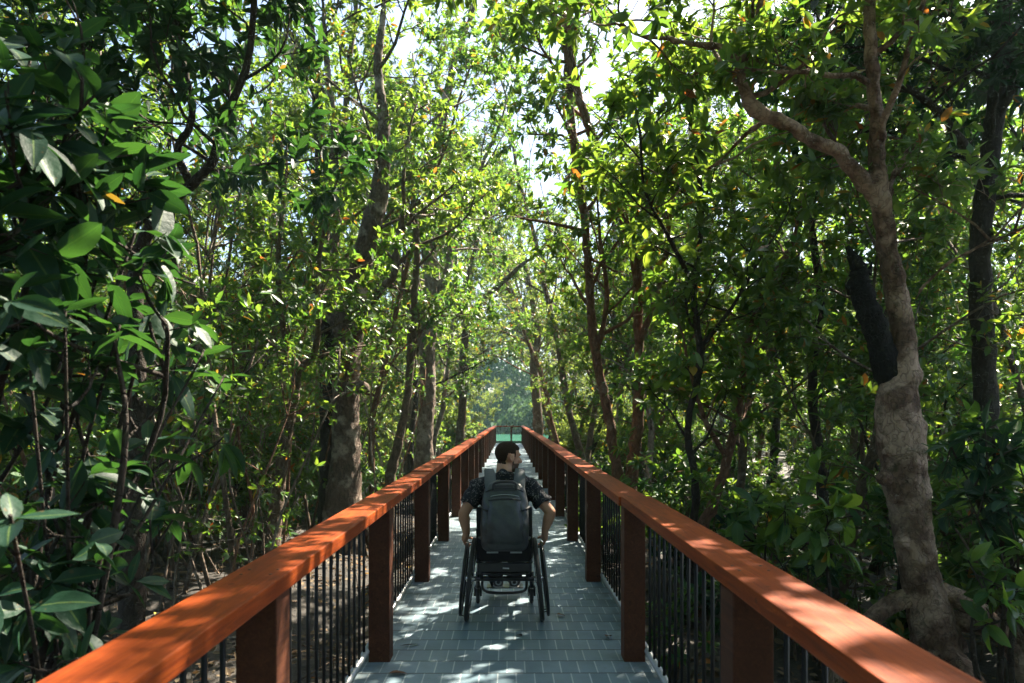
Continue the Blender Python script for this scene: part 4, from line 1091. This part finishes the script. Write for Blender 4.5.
hero_tree(112, [[(274, 530, 8.2, 15), (278, 490, 8.2, 13), (286, 440, 8.2, 11), (293, 400, 8.2, 10), (297, 372, 8.2, 10), (290, 350, 8.2, 7), (283, 325, 8.1, 6), (278, 270, 8.0, 5), (285, 190, 7.9, 4)], [(297, 374, 8.2, 8), (310, 358, 8.2, 7), (318, 335, 8.1, 6), (318, 270, 8.0, 5), (330, 200, 7.9, 4)]],
    'bark', 'grey stem forking low into a Y left of the stout pale trunk', (7, 7), 0.95, 0.11, 7, 'leaf', 0.55)
hero_tree(113, [[(424, 470, 14.5, 20), (425, 430, 14.5, 17), (428, 390, 14.5, 16), (427, 350, 14.5, 16), (431, 315, 14.5, 18), (433, 280, 14.5, 17), (428, 240, 14.4, 15), (430, 190, 14.3, 13), (440, 130, 14.2, 11), (455, 60, 14, 8)], [(436, 300, 14.5, 9), (448, 270, 14.3, 8), (452, 225, 14.1, 7), (480, 170, 13.8, 5)]],
    'bark_pale', 'thick lichen-spotted trunk standing farther along the left railing', (9, 6), 1.9, 0.12, 7, 'leaf', 0.5, roots=4, vox=0.03)
hero_tree(114, [[(390, 480, 12.4, 11), (398, 445, 12.4, 9), (407, 400, 12.4, 8), (411, 350, 12.4, 8), (414, 300, 12.3, 7), (417, 240, 12.2, 6), (408, 160, 12.1, 5)]],
    'bark', 'thin curved stem between the stout pale trunk and the lichen-spotted one', (9,), 1.2, 0.11, 7, 'leaf', 0.5)
hero_tree(115, [[(460, 440, 20, 9), (463, 400, 20, 8), (464, 350, 20, 8), (470, 320, 20, 7), (486, 298, 19.8, 6), (505, 280, 19.6, 5), (525, 262, 19.4, 4)], [(466, 335, 20, 5), (462, 300, 20, 5), (475, 250, 20, 4), (490, 200, 20, 3)]],
    'bark', 'slight tree whose bare branch slants up right over the far boardwalk', (4, 6), 1.3, 0.12, 6, 'leaf', 0.7)
hero_tree(116, [[(132, 520, 5.6, 22), (133, 440, 5.6, 19), (137, 370, 5.6, 17), (135, 310, 5.6, 15), (137, 265, 5.6, 14), (148, 232, 5.5, 12), (165, 205, 5.4, 11), (190, 186, 5.3, 10), (212, 162, 5.2, 9), (222, 128, 5.1, 8), (248, 60, 5.0, 7), (255, -20, 4.9, 6), (262, -160, 4.8, 5), (300, -330, 4.7, 4)], [(190, 186, 5.3, 8), (178, 150, 5.2, 8), (192, 118, 5.1, 7), (185, 70, 5.0, 6), (170, 0, 4.9, 5), (150, -140, 4.7, 5), (110, -330, 4.5, 4)], [(137, 262, 5.6, 8), (100, 225, 5.4, 8), (66, 190, 5.2, 9), (40, 120, 5.0, 7)]],  # tops carried on out of view, crowns added to shade the near side
    'bark_dark', 'dark crooked tree with a bare S-shaped limb in the left-hand thicket', (12, 12, 6), 1.2, 0.14, 7, 'leaf_dark', 0.6, 5, 4)
hero_tree(117, [[(246, 520, 12.0, 9), (250, 450, 12, 8), (243, 380, 12, 7), (252, 300, 12, 6), (262, 200, 12, 5), (270, 100, 12, 4)]],
    'bark', 'grey thin upright stem seen left of the Y-forked one', (12,), 1.3, 0.11, 7, 'leaf', 0.4)
hero_tree(118, [[(538, 425, 30, 10), (536, 395, 30, 9), (534, 365, 30, 8), (538, 330, 30, 7), (530, 290, 30, 6), (520, 240, 30, 4)]],
    'bark', 'slim tree standing by the right railing near its far end', (14,), 2.2, 0.13, 7, 'leaf', 0.4)

# near glossy-leaved shrubs on both sides, branch by branch
def glossy(seed, base_px, boughs, label, L, per, name='glossy_shrub', ntw=4, nsub=4, twl=0.16, ros=1, blen=0.45, leafmat='leaf_dark'):
    """boughs: (px, py, Y) tips carried by side boughs of a few curved stems"""
    P = Plant(seed); rng = P.rng
    base = wz(at(*base_px))
    tips = [at(*b) - base for b in boughs]
    ns = max(1, len(tips) // 3)
    stems = []
    for s in range(ns):
        top = np.mean(tips[s::ns], axis=0) * np.array((1, 1, 1.02)); m = top * np.array((0.35, 0.35, 0.5)) + rng.normal(0, 0.09, 3)
        c = smooth_path([(*rng.normal(0, 0.04, 2), -0.1, 0.022), (*(m * 0.5 + rng.normal(0, 0.04, 3)), 0.018), (*m, 0.014), (*(top * 0.75 + m * 0.25 + rng.normal(0, 0.06, 3)), 0.010), (*top, 0.005)], 7)
        P.wood.tube(c[:, :3], c[:, 3], 7, True, 0.05, rng); stems.append(c)
    for bi, tip in enumerate(tips):
        st = stems[bi % ns]; k = int(len(st) * rng.uniform(0.45, 0.85)); a = st[k, :3]
        mid = (a + tip) / 2 + np.array((*rng.normal(0, 0.07, 2), rng.uniform(-0.12, 0.10)))
        c = smooth_path([(*a, 0.009), (*mid, 0.007), (*tip, 0.004)], 7)
        P.limb(c[:, :3], 0.009, 0.004, 6)
        for j in range(nsub):
            k = int(len(c) * (0.25 + 0.7 * (j + rng.random()) / nsub)); k = min(k, len(c) - 2)
            d = unit(c[k + 1, :3] - c[k, :3]) * 0.7 + unit(rng.normal(size=3))
            sb = polyline(rng, c[k, :3], d, blen * rng.uniform(0.35, 1), 4, 0.2, 0.05); P.limb(sb, 0.006, 0.003, 5)
            for i in range(ntw): P.twig(sb[1 + i % 4], unit(rng.normal(size=3)) + unit(d) * 0.6 + (0, 0, 0.2), twl * rng.uniform(0.5, 1.1), 0.003, ros, 5)
        P.tips.append(c[-1, :3]); P.axes.append(c[-1, :3] - c[-3, :3])
    w_ = P.wood.mesh('shrubwood'); b = rosettes(P.tips, P.axes, per, L, 0.40, rng, (40, 88), 0.9, 0.05)
    place(name, tuple(base), (w_, leaves_mesh('shrubleaf', *b, detail=1, rng=rng)), (M['bark_dark'], M[leafmat]), label, 'shrub', None, parts=('stem', 'foliage'))
glossy(201, (-60, 760, 2.6), [(30, 60, 2.1), (95, 95, 2.0), (60, 170, 2.2), (130, 150, 2.4), (150, 190, 2.5), (20, 230, 1.9), (75, 245, 2.3), (0, 130, 1.8)], 'tall glossy shrub filling the upper left corner, with big dark leaves', 0.165, 6, nsub=4, ntw=3, blen=0.4)
glossy(202, (0, 800, 2.3), [(65, 310, 1.9), (120, 325, 2.1), (160, 315, 2.3), (205, 350, 2.6), (185, 385, 2.6), (225, 375, 2.8), (30, 370, 1.8), (100, 400, 2.2), (10, 300, 1.7)], 'glossy shrub with leafy boughs reaching over towards the left railing', 0.14, 6, nsub=2, ntw=2, blen=0.25)
glossy(203, (20, 860, 2.2), [(10, 515, 1.4), (145, 485, 2.4), (105, 500, 2.2), (50, 560, 2.0), (150, 520, 2.5), (20, 610, 1.9), (60, 620, 2.2), (30, 480, 2.3)], 'low glossy shrub below them, one long leaf lying level at the left edge', 0.155, 5, nsub=2, ntw=2, blen=0.25)
glossy(204, (1010, 780, 4.3), [(948, 440, 4.3), (985, 425, 4.3), (1015, 450, 4.2), (965, 490, 4.2), (1005, 500, 4.1), (1035, 400, 4.3)], 'glossy shrub with pale shining leaves right of the large mottled tree', 0.17, 7, ntw=2, nsub=3, blen=0.25, twl=0.12)
glossy(205, (1000, 800, 3.8), [(968, 560, 3.8), (990, 570, 3.8), (1015, 600, 3.7), (985, 625, 3.7), (1025, 550, 3.8)], 'small rosette shrub low in the right corner, under the shining shrub', 0.17, 8, ntw=1, nsub=2, blen=0.2, twl=0.1, leafmat='leaf')  # lighter leaf material stands in for light falling on these rosettes
glossy(206, (820, 700, 4.9), [(842, 505, 4.7), (815, 530, 4.7), (848, 548, 4.8), (825, 480, 4.9), (785, 505, 5.0)], 'dark rosette shrub between the right railing and the large mottled tree', 0.19, 9, ntw=1, nsub=2, blen=0.25, twl=0.1, leafmat='leaf')  # brighter leaf colour in place of light on the rosettes
glossy(207, (760, 640, 5.6), [(752, 510, 5.4), (735, 525, 5.4), (770, 500, 5.6), (762, 540, 5.4)], 'light rosette plant just over the right railing', 0.19, 9, ntw=1, nsub=2, blen=0.25, twl=0.1, leafmat='leaf')  # light on the leaves put into the brighter leaf material
hero_tree(208, [[(690, 560, 6.8, 9), (696, 490, 6.8, 8), (688, 430, 6.8, 7), (700, 360, 6.7, 7), (694, 290, 6.6, 6), (702, 210, 6.5, 5), (690, 120, 6.3, 4)], [(699, 350, 6.7, 5), (730, 310, 6.6, 4), (765, 250, 6.5, 3)], [(694, 285, 6.6, 5), (670, 240, 6.4, 4), (645, 190, 6.2, 3), (640, 130, 6.1, 3)]],
    'bark_dark', 'leafy sapling with drooping glossy sprays right of the crossing reddish trunks', (10, 5, 6), 0.75, 0.16, 8, 'leaf', 0.35, 3, 3, 0.2, cat='sapling', name='sapling', detail=1, ros=1)

# ------------------------------------------------------------------ the forest on both sides
TREES = [forest_tree(301, 9.5, 0.075, 0.20, 2.3, 17, per=9, roots=0), forest_tree(302, 11.0, 0.10, 0.26, 2.6, 18, per=9, roots=3), forest_tree(303, 8.0, 0.06, 0.13, 1.9, 16, lean=0.2, per=9, roots=0),
         forest_tree(304, 12.5, 0.105, 0.30, 2.8, 20, per=9, roots=0), forest_tree(305, 7.0, 0.05, 0.08, 1.7, 14, lean=0.25)]
BUSHES = [bush(401, 1.8, 1.1, 9), bush(402, 2.8, 0.8, 9, 6), bush(403, 1.1, 1.4, 9, 5, 4, 0.15)]
POLES = [pole(501, 3.2, 0.020, 0.3), pole(502, 4.0, 0.026, 0.15), pole(503, 2.6, 0.015, 0.45), pole(504, 5.2, 0.03, 0.22)]
rng = np.random.default_rng(77)
taken = []
def free(x, y, d):
    for (a, b, r) in taken:
        if (x - a) ** 2 + (y - b) ** 2 < (max(d, r) if d > 0.5 else d) ** 2: return False
    return True
def hides(x, y, pad=0.0):
    """would stand between the camera and a trunk that the photo shows clearly"""
    u = 509 + F_PX * x / y
    return any(a - pad < u < b + pad and y < Y for a, b, Y in ((305, 395, 10.6), (412, 440, 14.2), (575, 650, 9.3), (860, 960, 5.6), (700, 1100, 5.2)))
def inview(x, y, m=0.06):
    return y > 2.5 and abs((x - CAM[0]) / y) < 0.75 + m + 1.0 / y
BARKS = ['bark', 'bark_dark', 'bark_pale', 'bark_red']
BW = {'bark': 'grey-brown', 'bark_dark': 'dark', 'bark_pale': 'pale', 'bark_red': 'reddish'}
def where(x, y):
    s = 'left' if x < 0 else 'right'
    if y < 14: return 'in the near part of the forest %s of the boardwalk' % s
    if y < 28: return 'in the middle of the forest %s of the boardwalk' % s
    return 'deep in the forest towards the far end, %s of the boardwalk' % s
ARCH = 0
for x, y, ti, lean_, sc_, lab in ((-2.5, 24.5, 3, 0.24, 1.2, 'tall pale mangrove bowing right across the far boardwalk'), (2.4, 21.0, 1, -0.22, 1.15, 'full-crowned grey mangrove bowing left across the far boardwalk'), (2.6, 33.0, 3, -0.22, 1.3, 'tallest far mangrove bowing left above the end of the boardwalk'),
    (-2.9, 48.5, 4, 0.05, 0.8, 'low sunlit mangrove just past the far end of the boardwalk, on its left'), (3.1, 49.0, 2, -0.05, 0.75, 'low sunlit mangrove just past the far end of the boardwalk, on its right')):
    taken.append((x, y, 1.6))
    place('mangrove_tree', (x, y, float(ground_z(x, y))), TREES[ti], (M['bark_pale' if x < 0 else 'bark'], M['leaf_far_lit']), lab, 'tree', None, y * 1.7, sc_, tilt=(0.0, lean_))
for i, y in enumerate(np.arange(11.5, 46, 2.2)):
    for s in (-1, 1):
        x = s * rng.uniform(2.1, 2.9); yy = y + rng.uniform(-0.6, 0.6)
        ti = int(rng.choice((0, 1, 3))); bk = BARKS[int(rng.choice(4, p=(0.4, 0.1, 0.3, 0.2)))]
        if not free(x, yy, 0.6): continue
        taken.append((x, yy, 1.6)); ARCH += 1
        lab = '%s %s-barked mangrove leaning inwards, %s' % (('slender', 'full-crowned', '', 'tall')[ti], BW[bk], where(x, yy).split(' of the forest')[0].replace('in the ', '').replace('deep in the forest towards the far end, right of the boardwalk', 'far end, right side').replace('deep in the forest towards the far end, left of the boardwalk', 'far end, left side') + ('' if yy >= 28 else (' left side' if x < 0 else ' right side')))
        place('mangrove_tree', (x, yy, float(ground_z(x, yy)) - 0.02), TREES[ti], (M[bk], M['leaf'] if yy < 26 else M['leaf_far_lit']), lab, 'tree',
              'mangroves: ' + lab, rng.uniform(0, 6.28), rng.uniform(0.95, 1.2) + (0.15 if yy > 22 else 0), tilt=(rng.normal(0, 0.03), -s * (rng.uniform(0.06, 0.16) if yy < 17 else rng.uniform(0.12, 0.26))))
cnt = 0
for k in range(2600):
    y = rng.uniform(6.5, 47) if rng.random() < 0.8 else rng.uniform(47, 66); xm = min(30, 0.80 * y + 2.5)
    x = rng.uniform(-xm, xm)
    if abs(x) < (2.3 if y < 44 else 3.2 if y < 51 else 11.5): continue
    d = 1.6 if y < 22 else 2.1
    if y < 9.5 and abs(x) < 3.0 or hides(x, y, 60): continue
    if not free(x, y, d) or not inview(x, y): continue
    taken.append((x, y, d)); cnt += 1
    ti = int(rng.choice(5, p=(0.25, 0.2, 0.2, 0.2, 0.15) if y > 12 else (0.25, 0.1, 0.3, 0.1, 0.25)))
    bk = BARKS[int(rng.choice(4, p=(0.4, 0.2, 0.25, 0.15)))]
    kind = ('slender', 'full-crowned', 'slim leaning', 'tall', 'low slanting')[ti]
    lab = '%s %s-barked mangrove %s' % (kind, BW[bk], where(x, y))
    place('mangrove_tree', (x, y, float(ground_z(x, y)) - 0.02), TREES[ti], (M[bk], M['leaf'] if y < 26 else M['leaf_far_lit']), lab, 'tree',
          'mangroves: ' + lab, rng.uniform(0, 6.28), rng.uniform(0.85, 1.15), tilt=(rng.normal(0, 0.04), rng.normal(0, 0.04)))
    if cnt >= 230: break
NT = cnt
cnt = 0
for k in range(5000):
    y = 4.5 + 38 * rng.random() ** 1.7; xm = min(15, 0.78 * y + 1)
    x = rng.uniform(-xm, xm)
    if -6 < x < 0 and 4 < y < 9.5 or hides(x, y, 70 if y < 7 else 30): continue
    if abs(x) < (2.2 if y < 12 else 2.6) or not free(x, y, 0.62) or not inview(x, y): continue
    if y < 7 and abs(x) < 2.6: continue
    taken.append((x, y, 0.62)); cnt += 1
    bi = int(rng.integers(0, 3))
    if abs(x) < 2.4 and bi == 1: bi = 2
    lab = '%s mangrove bush %s' % (('rounded', 'tall loose', 'low spreading')[bi], where(x, y))
    place('mangrove_bush', (x, y, float(ground_z(x, y))), BUSHES[bi], (M['bark'], M['leaf'] if y < 24 else M['leaf_far_lit']), lab, 'bush', 'bushes: ' + lab, rng.uniform(0, 6.28), rng.uniform(0.85, 1.2) * (1.0 if y < 12 else 1.3), ('stem', 'foliage'))
    if cnt >= 295: break
NB = cnt
SEEDS = [bush(411, 0.7, 0.5, 3, 2, 2, 0.13, 8, 0.38), bush(412, 0.5, 0.9, 4, 2, 2, 0.12, 7, 0.4), bush(413, 0.95, 0.4, 3, 3, 2, 0.13, 8, 0.36)]
cnt = 0
for k in range(3000):
    y = 3.5 + 17 * rng.random() ** 1.2; x = (1 if rng.random() < 0.55 else -1) * rng.uniform(1.25, min(9, 0.75 * y + 1))
    if not free(x, y, 0.38) or not inview(x, y): continue
    if -6 < x < 0 and y < 9.0: continue
    if hides(x, y, 25): continue
    taken.append((x, y, 0.38)); cnt += 1
    bi = int(rng.integers(0, 3))
    lab = '%s mangrove seedling %s' % (('upright', 'low spreading', 'lanky')[bi], where(x, y))
    place('mangrove_seedling', (x, y, float(ground_z(x, y))), SEEDS[bi], (M['bark'], M['leaf'] if rng.random() < 0.6 else M['leaf_dark']), lab, 'seedling', 'seedlings: ' + lab, rng.uniform(0, 6.28), rng.uniform(0.8, 1.3), ('stem', 'foliage'))
    if cnt >= 220: break
cnt = 0
for k in range(900):
    if k < 60: x, y = rng.uniform(-5.5, -2.0), rng.uniform(6.5, 10.5)
    elif k < 500: x, y = rng.uniform(-8.5, -1.7), rng.uniform(5.5, 17)
    else: x, y = rng.uniform(1.9, 8), rng.uniform(6, 18)
    if not free(x, y, 0.28) or not inview(x, y) or hides(x, y, 12): continue
    taken.append((x, y, 0.28)); cnt += 1
    pi = int(rng.integers(0, 4)); bk = ('bark_pale', 'bark', 'bark_red')[int(rng.choice(3, p=(0.5, 0.3, 0.2)))]
    lab = '%s %s sapling pole %s' % (('slanting', 'straight', 'short crooked', 'tall')[pi], BW[bk], where(x, y))
    place('sapling', (x, y, float(ground_z(x, y))), POLES[pi], (M[bk], M['leaf']), lab, 'sapling', 'saplings: ' + lab, rng.uniform(0, 6.28), rng.uniform(0.8, 1.25), ('stem', 'crown'))
    if cnt >= 110: break
print('forest', NT, NB, cnt)

# the wood that closes the view all round, too far or too thick to count
def woods(name, spots, size, n_each, rad_, mat, label, L, seed):
    r = np.random.default_rng(seed); B = []
    for (x, y, z, s) in spots:
        p = r.normal(size=(n_each, 3)); p = unit(p) * (r.random((n_each, 1)) ** 0.4) * np.array((rad_, rad_, rad_ * 0.8)) * s
        B.append(p + (x, y, z))
    B = np.concatenate(B); n = len(B)
    d = unit(r.normal(size=(n, 3)) + (0, 0, -0.2)); nr = r.normal(0, 0.6, (n, 3)) + (0, 0, 0.9)
    ln = L * r.uniform(0.6, 1.3, n)
    me = leaves_mesh(name, B, d, nr, ln, ln * 0.45, r.random(n), 0, r)
    set_props(link_mesh(name, me, mat), label, 'woods', None, 'stuff')
r = np.random.default_rng(9); sp = []
for i in range(330):
    a = r.uniform(-0.75, 0.75); R = r.uniform(82, 112)
    sp.append((math.sin(a) * R, math.cos(a) * R, r.uniform(0, 15), r.uniform(0.8, 1.3)))
for i in range(90):
    a = r.uniform(-0.22, 0.22); R = r.uniform(77.5, 82); sp.append((math.sin(a) * R, math.cos(a) * R, r.uniform(0, 2.5), r.uniform(0.5, 0.8)))
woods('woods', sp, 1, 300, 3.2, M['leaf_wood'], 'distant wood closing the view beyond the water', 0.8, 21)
sp = []
for i in range(420):
    sgn = 1 if i % 2 else -1
    y = r.uniform(6, 70); x = sgn * r.uniform(0.80 * y + 3.5, 0.80 * y + 9)
    sp.append((x, y, r.uniform(0.3, 10), r.uniform(0.7, 1.1)))
for i in range(300):  # unseen foliage behind the camera, added to hold back skylight
    a = r.uniform(0.55 * PI, 1.45 * PI); R = r.uniform(4.5, 11)
    x, y, z = math.sin(a) * R, math.cos(a) * R, r.uniform(0, 9)
    if abs(x) < 1.6 and z < 3.2: continue
    sp.append((x, y, z, r.uniform(0.5, 0.8)))
for i in range(150): sp.append((r.uniform(-9, 3), r.uniform(-7, 3.0), r.uniform(5.2, 9.5), r.uniform(0.5, 0.8)))  # unseen canopy overhead, added to darken the near plants and posts
woods('woods', sp, 1, 150, 1.6, M['leaf'], 'thick mangrove foliage at the sides, with unseen foliage behind and overhead added for shade', 0.22, 22)

# leaf litter on the mud
def litter():
    r = np.random.default_rng(31); n = 26000
    x = np.concatenate((r.uniform(-9, -1.0, n * 6 // 10), r.uniform(1.0, 9, n * 4 // 10))); y = r.uniform(1.0, 17, n)
    y = 1 + 16 * r.random(n) ** 1.4
    keep = r.random(n) < np.clip(0.35 + 0.8 * (np.sin(x * 1.3 + 2) * np.sin(y * 1.1) + 0.4), 0.12, 1)
    x, y = x[keep], y[keep]; n = len(x)
    z = ground_z(x, y) + r.uniform(0.015, 0.05, n)
    d = r.normal(size=(n, 3)); d[:, 2] *= 0.22; nr = r.normal(0, 0.35, (n, 3)) + (0, 0, 1)
    L = r.uniform(0.05, 0.12, n)
    set_props(link_mesh('leaf_litter', leaves_mesh('litter', np.stack((x, y, z), 1), d, nr, L, L * 0.45, r.random(n), 0, r), M['litter']), 'brown and tan dead leaves covering the mud', 'leaf litter', None, 'stuff')
    m = MB()
    for i in range(1500):
        xx = r.choice((-1, 1)) * r.uniform(1.0, 7.5); yy = r.uniform(1.5, 14); zz = float(ground_z(xx, yy))
        h = r.uniform(0.06, 0.25)
        m.tube([(xx, yy, zz - 0.05), (xx + r.normal(0, 0.02), yy + r.normal(0, 0.02), zz + h)], [0.006, 0.003], 4)
    for i in range(260):
        xx = r.choice((-1, 1)) * r.uniform(1.1, 7.5); yy = r.uniform(1.5, 14); zz = float(ground_z(xx, yy)); a = r.uniform(0, 6.28); ln = r.uniform(0.3, 1.1)
        m.tube(polyline(r, (xx, yy, zz + r.uniform(0.02, 0.07)), (math.cos(a), math.sin(a), r.normal(0, 0.08)), ln, 5, 0.12, 0), np.linspace(0.010, 0.004, 6), 4)
    set_props(m.build('breathing_roots', M['bark'], None), 'breathing roots and fallen twigs sticking out of the mud', 'roots', None, 'stuff')
litter()
